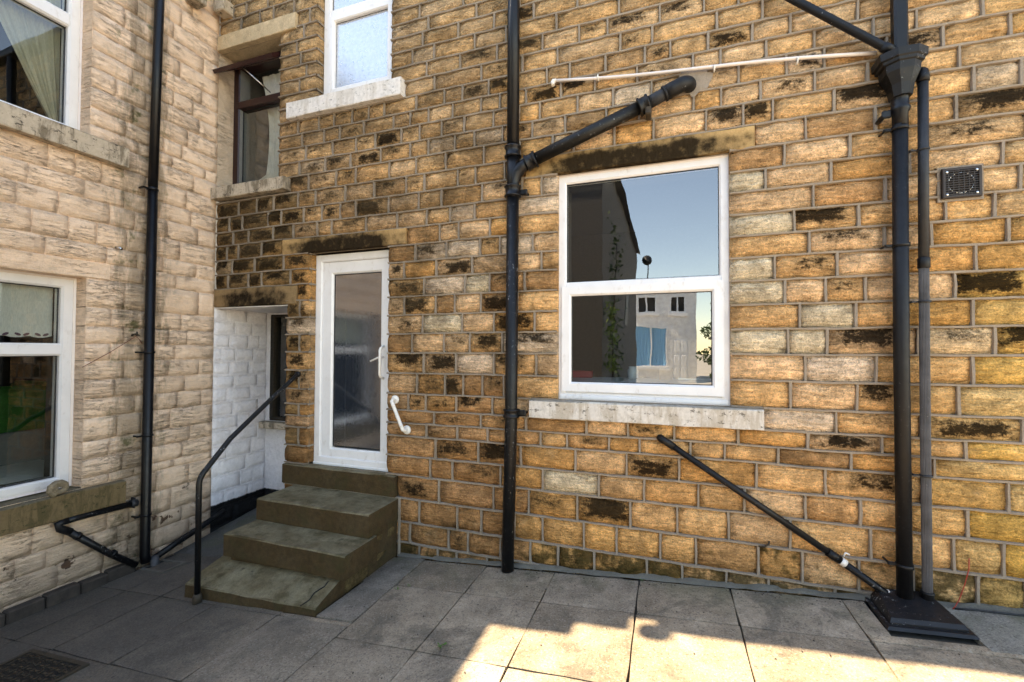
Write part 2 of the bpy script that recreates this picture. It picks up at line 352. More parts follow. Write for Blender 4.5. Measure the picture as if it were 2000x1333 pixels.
M = dict(
    stone=mat_stone(), mortar=mat_mortar('grey_strap_mortar', (.37, .30, .235), (.25, .205, .16), .35),
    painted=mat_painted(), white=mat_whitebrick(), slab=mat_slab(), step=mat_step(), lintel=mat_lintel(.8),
    sill_white=mat_sill('white_painted_sill', (.74, .70, .66), (.42, .36, .29), .45),
    sill_dirty=mat_sill('flaking_white_sill', (.66, .62, .57), (.36, .29, .21), .62),
    sill_cream=mat_sill('weathered_cream_sill', (.52, .43, .33), (.10, .075, .045), .75),
    sill_moss=mat_sill('mossy_sill', (.19, .13, .065), (.060, .050, .018), .65, (.04, .04, .015)),
    upvc=mat_upvc(), gasket=mat_plain('black_gasket', (.012, .012, .014), .5),
    maroon=mat_plain('maroon_painted_wood', (.022, .004, .0045), .35, .3, 18, .002),
    iron=mat_pipe('black_painted_iron', (.0028, .003, .0042), .34, .0, .15),
    iron_flaked=mat_pipe('flaking_black_paint', (.003, .0033, .0042), .38, .045, .2),
    iron_rust=mat_pipe('rusting_black_iron', (.005, .0042, .0036), .40, .04, .8),
    plastic=mat_pipe('black_plastic', (.0045, .0045, .0055), .45, .012),
    grey=mat_pipe('grey_plastic', (.075, .075, .080), .5, .02), greyd=mat_pipe('dark_grey_plastic', (.022, .023, .026), .45, .02),
    white_pl=mat_upvc('white_plastic', (.80, .77, .72)), pinkw=mat_upvc('faded_white_plastic', (.78, .70, .66)),
    glass=mat_glass('clear_double_glazing', .22), glass_dark=mat_glass('dim_double_glazing', .11, (.80, .84, .82)),
    obscure=mat_obscure('patterned_door_glass', .30, (.035, .045, .062), .00035, 30, .02),
    obscure_up=mat_obscure('frosted_bathroom_glass', .40, (.42, .45, .50), .0014, 55, .05),
    room=mat_plain('dim_room_plaster', (.16, .16, .15), .9), room_dark=mat_plain('dark_room_plaster', (.05, .045, .04), .9),
    board=mat_plain('white_window_board', (.62, .64, .66), .3), cream_cloth=mat_cloth('cream_curtain_cloth', (.62, .60, .48)),
    net=mat_cloth('white_net_cloth', (.80, .80, .74), .3), purple=mat_plain('purple_leaf_print', (.12, .06, .09), .8),
    green=mat_plain('green_fabric', (.008, .10, .008), .8, .3), beige=mat_plain('pale_stone_board', (.80, .72, .60), .5),
    brown=mat_plain('brown_plastic', (.020, .010, .006), .5), chrome=mat_plain('chrome', (.6, .6, .6), .2, .05, 20, 0, 1.0),
    red=mat_plain('red_cable', (.42, .035, .015), .5), wire=mat_plain('rusty_red_wire', (.18, .035, .02), .6),
    rustm=mat_plain('cast_iron_rust', (.040, .028, .016), .75, .5, 40, .003), black=mat_plain('plain_black', (.0025, .0025, .003), .6, .4, 30, .01),
    shell=mat_plain('banded_shell', (.21, .16, .10), .55, .6, 60, .004), kerb=mat_plain('dark_kerb_brick', (.050, .038, .030), .9, .45, 14, .012),
    soil=mat_plain('yard_concrete', (.42, .385, .33), .95, .25, 3, .01), joint=mat_plain('paving_joint_sand', (.045, .040, .030), .95, .5, 40, .01),
    cover=mat_pipe('scuffed_black_plastic', (.010, .0105, .0125), .42, .045),
    haunch=mat_mortar('cement_fillet', (.20, .185, .16), (.10, .092, .07), .5),
    render=mat_plain('rough_grey_render', (.085, .080, .075), .95, .35, 30, .035), slate=mat_plain('slate_roof', (.07, .072, .08), .6, .3, 8, .01),
    far_stone=mat_plain('pale_sunlit_stone', (.78, .76, .74), .9, .2, 5, .01), far_white=mat_plain('white_gloss_paint', (.80, .80, .80), .4, .05),
    blue=mat_cloth('pale_blue_curtain', (.30, .60, .85), .2), leaf=mat_leaf('ivy_leaf', (.06, .12, .02), (.20, .30, .05)),
    leafd=mat_leaf('dark_leaf', (.020, .045, .012), (.05, .09, .02)), bark=mat_plain('bark', (.07, .05, .035), .9, .3, 20, .02),
    weed=mat_leaf('weed_leaf', (.05, .16, .02), (.10, .26, .03)),
    glassware=mat_plain('cloudy_glassware', (.55, .58, .58), .2), redbox=mat_plain('red_carton', (.40, .03, .04), .5),
    card=mat_plain('brown_card', (.30, .17, .10), .7),
)

# ---------------------------------------------------------------- stone masonry
XL = -4.858
def map_main(a, b, c): return (a, -c, b)
def map_left(a, b, c): return (XL + c, a, b)

def stone(mb, mp, a0, a1, b0, b1, rnd, col, soot=0.0, green=0.0, rough=.010, base=0.0, depth=.06, nx=5, nz=3, jit=.004, round_=.006):
    """one block: a pitched face of nx by nz cells with a skirt running back into the wall"""
    L, Hh = a1 - a0, b1 - b0; V = []; C = []; Dd = []; F = []
    ph = rnd.uniform(0, 100); su, sv = rnd.uniform(-.14, .14), rnd.uniform(-.2, .12)
    for j in range(nz + 1):
        for i in range(nx + 1):
            u, v = i / nx, j / nz; ed = min(u, 1 - u) * L; ev = min(v, 1 - v) * Hh; e = min(ed, ev)
            a = a0 + u * L; b = b0 + v * Hh
            c = base + rough * (.55 + 1.1 * mnoise.noise((a * 9, b * 11, ph))) * min(1, e / .035 + .0)
            if 0 < i < nx: a += rnd.uniform(-1, 1) * L / nx * .22
            if 0 < j < nz: b += rnd.uniform(-1, 1) * Hh / nz * .2
            if i in (0, nx) or j in (0, nz): c -= round_ * rnd.uniform(.3, 1.2)
            if i in (0, nx) and j in (0, nz):
                a += (.5 - u) * 2 * rnd.uniform(0, jit) * 2; b += (.5 - v) * 2 * rnd.uniform(0, jit) * 2
            V.append(mp(a, b, c)); C.append(col); Dd.append((u + su, v + sv, soot, green))
    w = nx + 1
    for j in range(nz):
        for i in range(nx): F.append((j * w + i, j * w + i + 1, (j + 1) * w + i + 1, (j + 1) * w + i))
    ring = [i for i in range(w)] + [j * w + nx for j in range(1, nz + 1)] + [nz * w + i for i in range(nx - 1, -1, -1)] + [j * w for j in range(nz - 1, 0, -1)]
    n0 = len(V)
    for r in ring:
        i, j = r % w, r // w; V.append(mp(a0 + i / nx * L, b0 + j / nz * Hh, base - depth)); C.append(col); Dd.append((i / nx + su, j / nz + sv, soot, green))
    for k in range(len(ring)):
        k2 = (k + 1) % len(ring); F.append((ring[k], n0 + k, n0 + k2, ring[k2]))
    mb.add(V, F, C, Dd, smooth=False)
    mb.sm[-len(F):] = [True] * (nx * nz) + [False] * len(ring)

def ribbon(mb, mp, p0, p1, w, out, rnd, horiz=True, step=.09):
    """a strap of pointing standing a little proud of the stones"""
    a0, b0 = p0; a1, b1 = p1; L = max(abs(a1 - a0), abs(b1 - b0)); n = max(1, int(L / step)); V = []; F = []
    for k in range(n + 1):
        t = k / n; a = a0 + (a1 - a0) * t; b = b0 + (b1 - b0) * t
        ww = w * rnd.uniform(.80, 1.22) / 2; o = out * rnd.uniform(.65, 1.2)
        sh = rnd.uniform(-.0025, .0025)
        for (q, c) in ((-ww - .003, -.012), (-ww, o * .85), (ww, o), (ww + .003, -.012)):
            V.append(mp(a, b + q + sh, c) if horiz else mp(a + q + sh, b, c))
    for k in range(n):
        for q in range(3):
            i = k * 4 + q; f = (i, i + 4, i + 5, i + 1)
            F.append(f if horiz else f[::-1])
    mb.add(V, F)

def split(rnd, a0, a1, mean, lo=.14, prev=(), gap=.055):
    """joint positions between a0 and a1 that do not sit over the joints of the course below"""
    out = []; a = a0
    while True:
        for tr in range(14):
            n = a + mean * rnd.choice((.62, .8, .95, 1.05, 1.15, 1.3)) * rnd.uniform(.93, 1.07)
            if all(abs(n - q) > gap for q in prev): break
        if a1 - n < lo: break
        out.append(n); a = n
    return out

def project(p):
    v = Vector(p) - Vector((0, -3.6, H)); d = v.dot(f2)
    if d < .1: return None
    return 1000 + 857.76 * v.dot(r3) / d, 666.5 - 857.76 * v.dot(u3) / d
def area(mp, a0, a1, b0, b1):
    q = [project(mp(a, b, 0)) for a, b in ((a0, b0), (a1, b0), (a1, b1), (a0, b1))]
    if None in q: return 0
    if not (-60 < sum(x for x, y in q) / 4 < 2060 and -50 < sum(y for x, y in q) / 4 < 1380): return 0
    return abs(sum(q[i][0] * q[(i + 1) % 4][1] - q[(i + 1) % 4][0] * q[i][1] for i in range(4))) / 2

def wall_sheet(mb, mp, a0, a1, b0, b1, holes, c):
    xs = sorted({a0, a1, *[h[0] for h in holes], *[h[1] for h in holes]}); zs = sorted({b0, b1, *[h[2] for h in holes], *[h[3] for h in holes]})
    xs = [x for x in xs if a0 <= x <= a1]; zs = [z for z in zs if b0 <= z <= b1]
    for i in range(len(xs) - 1):
        for j in range(len(zs) - 1):
            mx, mz = (xs[i] + xs[i + 1]) / 2, (zs[j] + zs[j + 1]) / 2
            if any(h[0] < mx < h[1] and h[2] < mz < h[3] for h in holes): continue
            mb.add([mp(xs[i], zs[j], c), mp(xs[i + 1], zs[j], c), mp(xs[i + 1], zs[j + 1], c), mp(xs[i], zs[j + 1], c)], [(0, 1, 2, 3)])

def block(mb, mp, a0, a1, b0, b1, c0, c1, rnd, soot=.0, col=(.4, .3, .15, 1), n=10, jit=.003):
    """a dressed long stone (lintel, sill, threshold) with slightly worn edges and u,v data"""
    V = []; F = []; C = []; Dd = []
    for k in range(n + 1):
        u = k / n; a = a0 + (a1 - a0) * u
        ring = [(b0, c0), (b0, c1 - .006), (b0 + .006, c1), (b1 - .008, c1), (b1, c1 - .010), (b1, c0)]
        for (b, c) in ring:
            V.append(mp(a, b + rnd.uniform(-jit, jit), c + rnd.uniform(-jit, jit) * (1 if c > c0 else 0))); C.append(col); Dd.append((u, (b - b0) / (b1 - b0), soot, 0))
    w = 6
    for k in range(n):
        for q in range(w):
            q2 = (q + 1) % w; F.append((k * w + q, (k + 1) * w + q, (k + 1) * w + q2, k * w + q2)[::-1])
    F.append(tuple(range(w))); F.append(tuple(n * w + q for q in range(w))[::-1])
    mb.add(V, [f[::-1] for f in F], C, Dd)

def ring(mb, mp, a0, a1, b0, b1, prof):
    """mitred rectangular frame: prof is a list of (inset, outward) points"""
    V = []; F = []; n = len(prof)
    for (o, c) in prof: V += [mp(a0 + o, b0 + o, c), mp(a1 - o, b0 + o, c), mp(a1 - o, b1 - o, c), mp(a0 + o, b1 - o, c)]
    for k in range(n - 1):
        for q in range(4):
            q2 = (q + 1) % 4; F.append((k * 4 + q, k * 4 + q2, (k + 1) * 4 + q2, (k + 1) * 4 + q))
    mb.add(V, F)
def bar(mb, mp, a0, a1, b0, b1, c0, c1, ch=.008):
    """a horizontal transom with chamfered long edges"""
    pr = [(b0, c0), (b0, c1 - ch), (b0 + ch, c1), (b1 - ch, c1), (b1, c1 - ch), (b1, c0)]; n = len(pr)
    V = [mp(a0, b, c) for b, c in pr] + [mp(a1, b, c) for b, c in pr]
    mb.add(V, [(k, n + k, n + (k + 1) % n, (k + 1) % n) for k in range(n)] + [tuple(range(n)), tuple(range(n, 2 * n))[::-1]])
def quad(mb, mp, a0, a1, b0, b1, c):
    mb.add([mp(a0, b0, c), mp(a1, b0, c), mp(a1, b1, c), mp(a0, b1, c)], [(0, 1, 2, 3)])
def prof(w, c0, c1, ch=.012, back=.03): return [(0, c0), (0, c1), (w - ch, c1), (w, c1 - ch), (w, c0)]
def pane_parts(parent, mp, a0, a1, b0, b1, c, glass):
    g = MB(); ring(g, mp, a0 - .002, a1 + .002, b0 - .002, b1 + .002, [(0, c + .004), (.007, c + .004), (.007, c - .01)]); g.build('gasket', M['gasket'], parent)
    g = MB(); quad(g, mp, a0 + .001, a1 - .001, b0 + .001, b1 - .001, c); g.build('pane', glass, parent)
def room_box(parent, mp, a0, a1, b0, b1, c_front, c_back, mat, win):
    """the room behind an opening: side walls, back wall, floor, ceiling and the inner face of the outer wall"""
    g = MB()
    quad(g, mp, a0, a1, b0, b1, c_back)
    for (p, q, r_, s_) in (((a0, b0), (a1, b0), 0, 0), ((a1, b0), (a1, b1), 0, 0), ((a1, b1), (a0, b1), 0, 0), ((a0, b1), (a0, b0), 0, 0)):
        g.add([mp(*p, c_front), mp(*q, c_front), mp(*q, c_back), mp(*p, c_back)], [(0, 1, 2, 3)])
    wall_sheet(g, mp, a0, a1, b0, b1, [win], c_front)
    w = win
    for (p, q) in (((w[0], w[2]), (w[1], w[2])), ((w[1], w[2]), (w[1], w[3])), ((w[1], w[3]), (w[0], w[3])), ((w[0], w[3]), (w[0], w[2]))):
        g.add([mp(*p, c_front), mp(*q, c_front), mp(*q, c_front + .13), mp(*p, c_front + .13)], [(0, 1, 2, 3)])
    return g.build('room', mat, parent)

# ================================================================ STRUCTURE: ground
def gz(x): return .055 + .077 * max(-6.5, min(3.2, x))
g = MB(); xs = [-400, -60, -6.5, 3.2, 60, 400]; ys = [-400, -60, -20, .0, 20, 400]
for i in range(5):
    for j in range(5):
        q = [(x, y, gz(x) - .075 - (.4 if y > .1 else 0)) for x, y in ((xs[i], ys[j]), (xs[i + 1], ys[j]), (xs[i + 1], ys[j + 1]), (xs[i], ys[j + 1]))]
        g.add(q, [(0, 1, 2, 3)])
kind(g.build('ground', M['soil']), 'structure')
pv = thing('patio_paving', '', '', (0, -2, 0)); del pv['label']; del pv['category']; kind(pv, 'structure')
g = MB(); g.add([(x, y, gz(x) - .022) for x, y in ((-4.86, -7.8), (3.2, -7.8), (3.2, 0), (-4.86, 0))], [(0, 1, 2, 3)]); g.build('joint_bed', M['joint'], pv)
R = random.Random(11)
xj = [-4.80, -4.42, -3.98, -3.36, -2.71, -2.08, -1.468, -.866, -.20, .432, 1.107, 1.75, 2.40, 3.05]
yj = [-.045, -.50, -1.19, -1.88, -2.57, -3.26, -3.95, -4.64, -5.33, -6.02, -6.71, -7.4]
for j in range(len(yj) - 1):
    for i in range(len(xj) - 1):
        x0, x1, y1, y0 = xj[i], xj[i + 1], yj[j], yj[j + 1]
        if j == 0 and x1 < -2.3: continue
        if i < 5 and j > 0: y0 += .12; y1 += .12
        if j == 1 and x1 < -2.0 and x0 > -3.8: y1 = -1.02 if i == 4 else y1
        ga = .0035; t = R.uniform(.82, 1.14); wv = R.uniform(-.03, .03)
        c = (.335 * t + wv * .2, .265 * t, .192 * t - wv * .2, 1); g = MB(); g.col = c; dz = R.uniform(-.003, .003)
        if j == 0 and i == 10: x1 = 1.235                              # cut for the gully
        if j == 0 and i == 11: y1 = -.42; x0 = 1.12
        if j == 0 and i == 12: x0 = 1.80
        n = 4; V = []; F = []
        for a in range(n + 1):
            for b in range(n + 1):
                x = x0 + ga + (x1 - x0 - 2 * ga) * a / n; y = y0 + ga + (y1 - y0 - 2 * ga) * b / n
                ed = a in (0, n) or b in (0, n)
                if ed: x += R.uniform(-.0035, .0035); y += R.uniform(-.0035, .0035)
                if a in (0, n) and b in (0, n): x += (.5 - a / n) * R.uniform(0, .012); y += (.5 - b / n) * R.uniform(0, .012)
                V.append((x, y, gz(x) + dz - (.004 if ed else 0)))
        w = n + 1
        for a in range(n):
            for b in range(n): F.append((a * w + b, (a + 1) * w + b, (a + 1) * w + b + 1, a * w + b + 1))
        rg = [a * w for a in range(w)] + [n * w + b for b in range(1, w)] + [a * w + n for a in range(n - 1, -1, -1)] + [b for b in range(n - 1, 0, -1)]
        k0 = len(V); V += [(V[r][0], V[r][1], V[r][2] - .04) for r in rg]
        F += [(rg[k], k0 + k, k0 + (k + 1) % len(rg), rg[(k + 1) % len(rg)]) for k in range(len(rg))]
        g.add(V, F); g.build('paving_slab', M['slab'], pv)
# smooth concrete round the foot of the wall and beside the steps
def skin(mb, poly, z=.004, th=.03):
    n = len(poly); V = [(x, y, gz(x) + z) for x, y in poly] + [(x, y, gz(x) - th) for x, y in poly]
    mb.add(V, [tuple(range(n))] + [(k, n + k, n + (k + 1) % n, (k + 1) % n) for k in range(n)])
g = MB(); g.col = (.27, .245, .205, 1); skin(g, [(1.655, -.47), (3.1, -.47), (3.1, -.02), (1.64, -.02)], .006); g.build('concrete_patch', M['slab'], pv)
g = MB(); g.col = (.29, .245, .195, 1); skin(g, [(-2.40, -1.018), (-2.084, -1.018), (-2.084, -.04), (-2.36, -.04)], .003); g.build('concrete_patch', M['slab'], pv)
g = MB(); g.col = (.24, .225, .21, 1); skin(g, [(-4.40, -.78), (-3.66, -.86), (-3.66, -.15), (-4.20, -.22), (-4.40, -.5)], -.004); g.build('concrete_patch', M['slab'], pv)
g = MB(); g.col = (.33, .32, .31, 1); g.add([(-4.858, -.40, gz(-4.6) - .03), (-3.62, -.40, gz(-3.6) - .01), (-3.62, .72, -.14), (-4.858, .72, -.16)], [(0, 1, 2, 3)]); g.build('alcove_floor', M['slab'], pv)
g = MB(); R2 = random.Random(3)                                      # cement fillet along the wall
V = []; F = []; n = 60
for k in range(n + 1):
    x = -2.38 + (3.1 + 2.38) * k / n; w_ = R2.uniform(.030, .055); h_ = R2.uniform(.018, .034)
    V += [(x, -w_, gz(x) + .004), (x, -w_ * .6, gz(x) + h_ * .7), (x, -.004, gz(x) + h_)]
for k in range(n):
    for q in range(2): i = k * 3 + q; F.append((i, i + 3, i + 4, i + 1))
g.add(V, F); g.build('cement_fillet', M['haunch'], pv)

# ================================================================ the golden stone house
house = thing('stone_house', 'golden sandstone house wall with grey pointing, white door and large window', 'house', (-1.0, .3, 0))
SOOT = [(-0.33, 0.55, 1.00), (-0.02, 0.91, 0.85), (1.98, 1.88, 1.00), (1.76, 2.22, 0.95), (1.25, 1.88, 0.85), (1.14, 2.76, 0.90), (1.76, 1.32, 0.85), (-2.77, 3.23, 1.00), (-2.12, 2.23, 0.90), (-1.91, 1.68, 0.90), (-2.28, 1.68, 0.85), (-1.47, 0.92, 0.95), (-2.00, 0.88, 0.75), (-1.21, 2.05, 0.95), (-1.45, 2.19, 0.90), (-1.68, 2.41, 0.95), (0.61, 3.54, 0.90), (-0.03, 4.10, 0.70), (0.41, 4.12, 0.80), (-1.13, 4.43, 0.75), (-0.59, 4.08, 0.85), (1.39, 3.51, 0.95), (-1.86, 2.53, 0.85), (-2.63, 3.88, 0.90), (0.91, 3.88, 0.70), (2.08, 3.38, 0.95), (1.15, 0.92, 0.70), (1.36, 1.52, 0.80), (-0.99, 3.98, 0.85), (-0.26, 4.51, 0.70), (0.23, 3.31, 0.50), (0.44, 3.55, 0.90), (-2.13, 2.78, 0.70), (-1.60, 1.87, 0.80), (-1.38, 2.09, 0.90), (-2.28, 1.24, 0.60), (-2.96, 3.78, 0.75), (-3.15, 3.65, 0.70), (-2.45, 3.75, 0.60), (-1.77, 4.41, 0.70), (-1.32, 4.75, 0.85), (-1.44, 4.16, 0.85), (-1.61, 4.14, 0.75), (0.12, 4.47, 0.70), (1.35, 1.18, 0.85), (1.82, 1.93, 0.60), (-2.16, 0.58, 0.70), (-2.44, 0.60, 0.70), (-1.85, 1.50, 0.90), (1.61, 3.93, 0.75), (1.78, 3.18, 0.60), (-3.24, 3.29, 0.70), (-3.54, 3.54, 0.75), (-3.61, 3.71, 0.60), (-2.34, 2.02, 0.60), (-2.07, 2.01, 0.50), (1.02, 2.62, 0.65), (0.89, 2.48, 0.60), (0.80, 2.67, 0.55), (1.13, 2.14, 0.50), (0.70, 2.23, 0.60), (-0.47, 4.43, 0.60), (-2.36, 3.39, 0.60), (-0.85, 3.75, 0.50), (0.71, 3.69, 0.60), (1.27, 1.31, 0.40), (-0.19, 4.07, 0.50), (-2.89, 3.10, 0.55), (-2.46, 2.56, 0.70), (-1.38, 1.78, 0.80), (-1.12, 1.78, 0.70), (-1.17, 1.60, 0.70), (-1.50, 1.37, 0.70), (-1.65, 1.32, 0.60), (-2.18, 2.40, 0.70)]
PALE = [(-.60, .74), (1.0, 1.87), (.62, 3.0), (.60, 2.75), (.66, 2.2), (-1.95, 2.02), (.55, 1.9), (-1.55, 2.42), (1.15, 2.0), (.58, 2.4)]
CZ = [-.42, -.20, .0, .19, .408, .623, .807, .995, 1.117, 1.237, 1.393, 1.588, 1.778, 1.962, 2.139, 2.315, 2.487, 2.647, 2.808, 2.975, 3.129, 3.297, 3.465, 3.635,
      3.786, 3.94, 4.082, 4.229, 4.38, 4.53, 4.68, 4.825, 4.96, 5.10, 5.25, 5.41, 5.56, 5.71, 5.86, 6.02]
OPEN = [(XL - .01, -3.80, -.5, 2.28), (-3.50, -2.535, .615, 2.805), (-.853, .452, 1.395, 3.285), (-3.43, -2.525, 4.415, 6.03), (XL - .01, -3.945, 3.64, 5.225)]
LONG = [(XL, -3.655, 2.28, 2.487), (-3.858, -2.326, 2.808, 2.975), (-1.14, .627, 3.29, 3.465), (XL, -3.70, 5.225, 5.41),
        (-3.80, -2.41, .408, .615), (-1.087, .66, 1.237, 1.393), (-3.77, -2.36, 4.229, 4.41), (XL, -3.78, 3.495, 3.64)]
EXCL = OPEN + LONG
def wob(a, b): return .007 * mnoise.noise((a * .9, b * .35, 3.3)) + .003 * mnoise.noise((a * 2.7, b * .9, 9.1))
def mpw(a, b, c): return (a, -c, b + wob(a, b))
def tint(X, Z, rnd):
    k = rnd.random()
    if k < .40: c = (.62, .385, .160)
    elif k < .66: c = (.64, .435, .220)
    elif k < .83: c = (.57, .320, .110)
    elif k < .93: c = (.45, .265, .110)
    else: c = (.66, .53, .34)
    c = Vector(c)
    def lerp(t, w): return c.lerp(Vector(t), max(0, min(1, w)))
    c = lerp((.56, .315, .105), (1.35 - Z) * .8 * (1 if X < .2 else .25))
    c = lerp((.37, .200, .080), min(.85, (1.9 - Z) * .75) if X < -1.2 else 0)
    if X < -1.4 and Z > 2.9: c = lerp((.40, .275, .14), .45)
    c = lerp((.55, .355, .065), min(.6, (X - 1.5) * 1.2) if Z < 2.3 else (X - 1.6) * .35)
    c = lerp((.53, .385, .19), (Z - 3.0) * .30)
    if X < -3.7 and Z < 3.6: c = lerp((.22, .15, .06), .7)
    c = Vector((c.x * 1.28, c.y * 1.17, c.z * 1.28))
    return c * rnd.uniform(.80, 1.10)
wall = MB(); R = random.Random(21)
wall_sheet(wall, map_main, XL, 3.1, -.42, 6.02, OPEN, -.035)
wall = wall.build('wall', M['mortar'], house)
stones = []; prev = []; joints = MB(); JH = .0135
for ci in range(len(CZ) - 1):
    z0, z1 = CZ[ci], CZ[ci + 1]; zm = (z0 + z1) / 2; segs = [(XL, 3.1)]
    for e in EXCL:
        if e[2] < zm < e[3]:
            ns = []
            for s0, s1 in segs:
                if e[1] <= s0 or e[0] >= s1: ns.append((s0, s1)); continue
                if e[0] - s0 > .05: ns.append((s0, e[0]))
                if s1 - e[1] > .05: ns.append((e[1], s1))
            segs = ns
    cur = []
    for s0, s1 in segs:
        mean = .305 if (s0 + s1) / 2 < -.2 else .385
        if s1 - s0 < .40: js = [] if (s1 - s0 < .33 and ci % 2) else [s0 + (s1 - s0) * (.36 if ci % 2 else .62)]
        else: js = split(R, s0 + (0 if s0 > XL + .1 else -R.uniform(0, .12)), s1, mean, .13, prev)
        js = [j for j in js if s0 + .09 < j < s1 - .09]
        b = [s0] + js + [s1]; cur += js
        for a0, a1 in zip(b[:-1], b[1:]): stones.append((a0, a1, z0, z1))
        for j in js: ribbon(joints, mpw, (j, z0 + .004), (j, z1 - .004), JH * R.uniform(.9, 1.15), .011, R, False, .08)
        # bed joint above this run
        ribbon(joints, mpw, (s0 + .002, z1), (s1 - .002, z1), JH * .92, .014, R, True, .07)
        if ci and not any(abs(e[3] - z0) > 9 for e in EXCL):
            below = (z0 + CZ[ci - 1]) / 2
            for e in LONG:
                if e[2] < below < e[3] + .02:
                    l, r_ = max(s0, e[0]), min(s1, e[1])
                    if r_ - l > .05: ribbon(joints, mpw, (l, z0), (r_, z0), JH * .8, .008, R)
        # straps turning into the visible door and window reveals
        for e in ((-3.50, 'd'), (-3.43, 'u')):
            if abs(s1 - e[0]) < .001:
                joints.box(s1 - .002, s1 + .006, .0, .13, z1 - .009 + wob(s1, z1), z1 + .009 + wob(s1, z1))
    prev = cur
order = sorted(range(len(stones)), key=lambda k: -area(map_main, *stones[k])); top = set(order[:300]); rest = MB()
for k, (a0, a1, z0, z1) in enumerate(stones):
    X, Z = (a0 + a1) / 2, (z0 + z1) / 2
    if Z < gz(X) - .12: continue
    c = tint(X, Z, R); s = R.choice((.0, .0, .08, .15, .22, .34)) * (1.0 if X > 0 else 1.7)
    if X < -3.65 and 2.4 < Z < 3.55: s = R.uniform(.80, 1.05)
    elif -3.9 < X < -3.5 and 1.3 < Z < 3.0: s = R.uniform(.55, .9)
    elif X < -2.9 and 2.9 < Z < 4.2: s = max(s, R.uniform(.3, .65))
    for (sx, sz, am) in SOOT:
        if a0 <= sx <= a1 and z0 <= sz <= z1: s = max(s, am * 1.08)
    for (px_, pz_) in PALE:
        if a0 <= px_ <= a1 and z0 <= pz_ <= z1: c = Vector((.70, .55, .37)) * R.uniform(.92, 1.05); s = min(s, .25)
    gr = max(0, min(.9, (gz(X) + .40 - Z) * 3.0)) * R.uniform(.7, 1.05)
    if X > 1.5 and Z < 1.6: gr = max(gr, .12)
    rev = abs(a1 + 3.50) < .002 and z1 > .6 or abs(a1 + 3.43) < .002 or abs(a0 + .853) < .002 or abs(a1 - .452) < .002
    mb = MB() if k in top else rest
    stone(mb, mpw, a0 + (.001), a1 - (.001), z0 + .001, z1 - .001, R, (*c, 1), s, gr, R.uniform(.010, .028), 0, .15 if rev else .04, round_=.011, jit=.010)
    if k in top: mb.build('stone_block', M['stone'], wall)
kind(rest.build('small_stone_blocks', M['stone'], wall), 'stuff')
kind(joints.build('pointing', M['mortar'], wall), 'stuff')
# dressed long stones
def lint(name, e, c0, c1, soot, col, mat=M['lintel']):
    g = MB(); block(g, map_main, e[0] + .006, e[1] - .006, e[2] + .004, e[3] - .006, c0, c1, R, soot, (*col, 1)); return g.build(name, mat, house)
lint('alcove_lintel', LONG[0], -.5, .012, .80, (.30, .195, .10)); lint('door_lintel', LONG[1], -.14, .014, .98, (.46, .285, .13))
lint('window_lintel', LONG[2], -.14, .014, .95, (.52, .33, .15)); lint('upper_window_lintel', LONG[3], -.26, .030, .18, (.54, .41, .26))
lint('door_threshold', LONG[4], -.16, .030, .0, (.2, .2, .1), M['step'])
lint('window_sill', LONG[5], -.10, .075, 0, (1, 1, 1), M['sill_dirty']); lint('bathroom_window_sill', LONG[6], -.12, .075, 0, (1, 1, 1), M['sill_white'])
lint('upper_window_sill', LONG[7], -.26, .075, 0, (1, 1, 1), M['sill_cream'])
# --- main window
win = MB(); w0 = map_main; W0 = (-.850, .446, 1.402, 3.276)
ring(win, w0, *W0, prof(.058, -.12, -.048)); bar(win, w0, -.80, .396, 2.318, 2.378, -.12, -.050)
bar(win, w0, W0[0] + .01, W0[1] - .01, 1.396, 1.436, -.12, -.034, .01)
win = win.build('main_window', M['upvc'], house)
g = MB(); ring(g, w0, -.828, .412, 1.462, 2.338, prof(.078, -.11, -.030, .014)); g.build('sash', M['upvc'], win)
pane_parts(win, w0, -.792, .388, 2.379, 3.217, -.075, M['glass']); pane_parts(win, w0, -.749, .333, 1.541, 2.259, -.068, M['glass'])
g = MB(); ring(g, w0, -.862, .460, 1.393, 3.288, [(0, -.03), (.0, -.042), (.014, -.044), (.014, -.1)]); g.build('sealant_bead', M['pinkw'], win)
room_box(house, map_main, -1.9, 1.7, .95, 3.7, -.30, -3.6, M['room_dark'], (-.80, .40, 1.46, 3.23))
g = MB(); g.box(-1.2, .9, .13, 1.02, 1.49, 1.53, .006); g.build('window_board', M['board'], house)
# --- door
dr = MB(); D0 = (-3.497, -2.52, .618, 2.798)
ring(dr, w0, *D0, prof(.075, -.20, -.095, .010)); dr = dr.build('door', M['upvc'], house)
g = MB(); ring(g, w0, -3.42, -2.575, .66, 2.72, prof(.125, -.17, -.115, .016)); g.build('door_leaf', M['upvc'], dr)
pane_parts(dr, w0, -3.290, -2.695, .80, 2.590, -.142, M['obscure'])
g = MB(); g.box(-3.5, -2.52, .085, .14, .600, .632, .004); g.build('door_cill', M['upvc'], dr)
g = MB(); g.tube([(-2.655, .112, 1.52), (-2.655, .062, 1.54), (-2.655, .050, 1.56), (-2.655, .050, 1.80), (-2.655, .062, 1.82), (-2.655, .112, 1.84)], .013, 12); g.build('pull_handle', M['white_pl'], dr)
g = MB(); g.tube([(-2.66, .115, 1.735), (-2.66, .068, 1.735), (-2.675, .062, 1.730), (-2.775, .062, 1.690)], .0085, 10); g.build('lever_handle', M['white_pl'], dr)
room_box(house, map_main, -3.62, -2.3, .55, 3.1, -.30, -2.4, M['room'], (-3.42, -2.58, .62, 2.74))
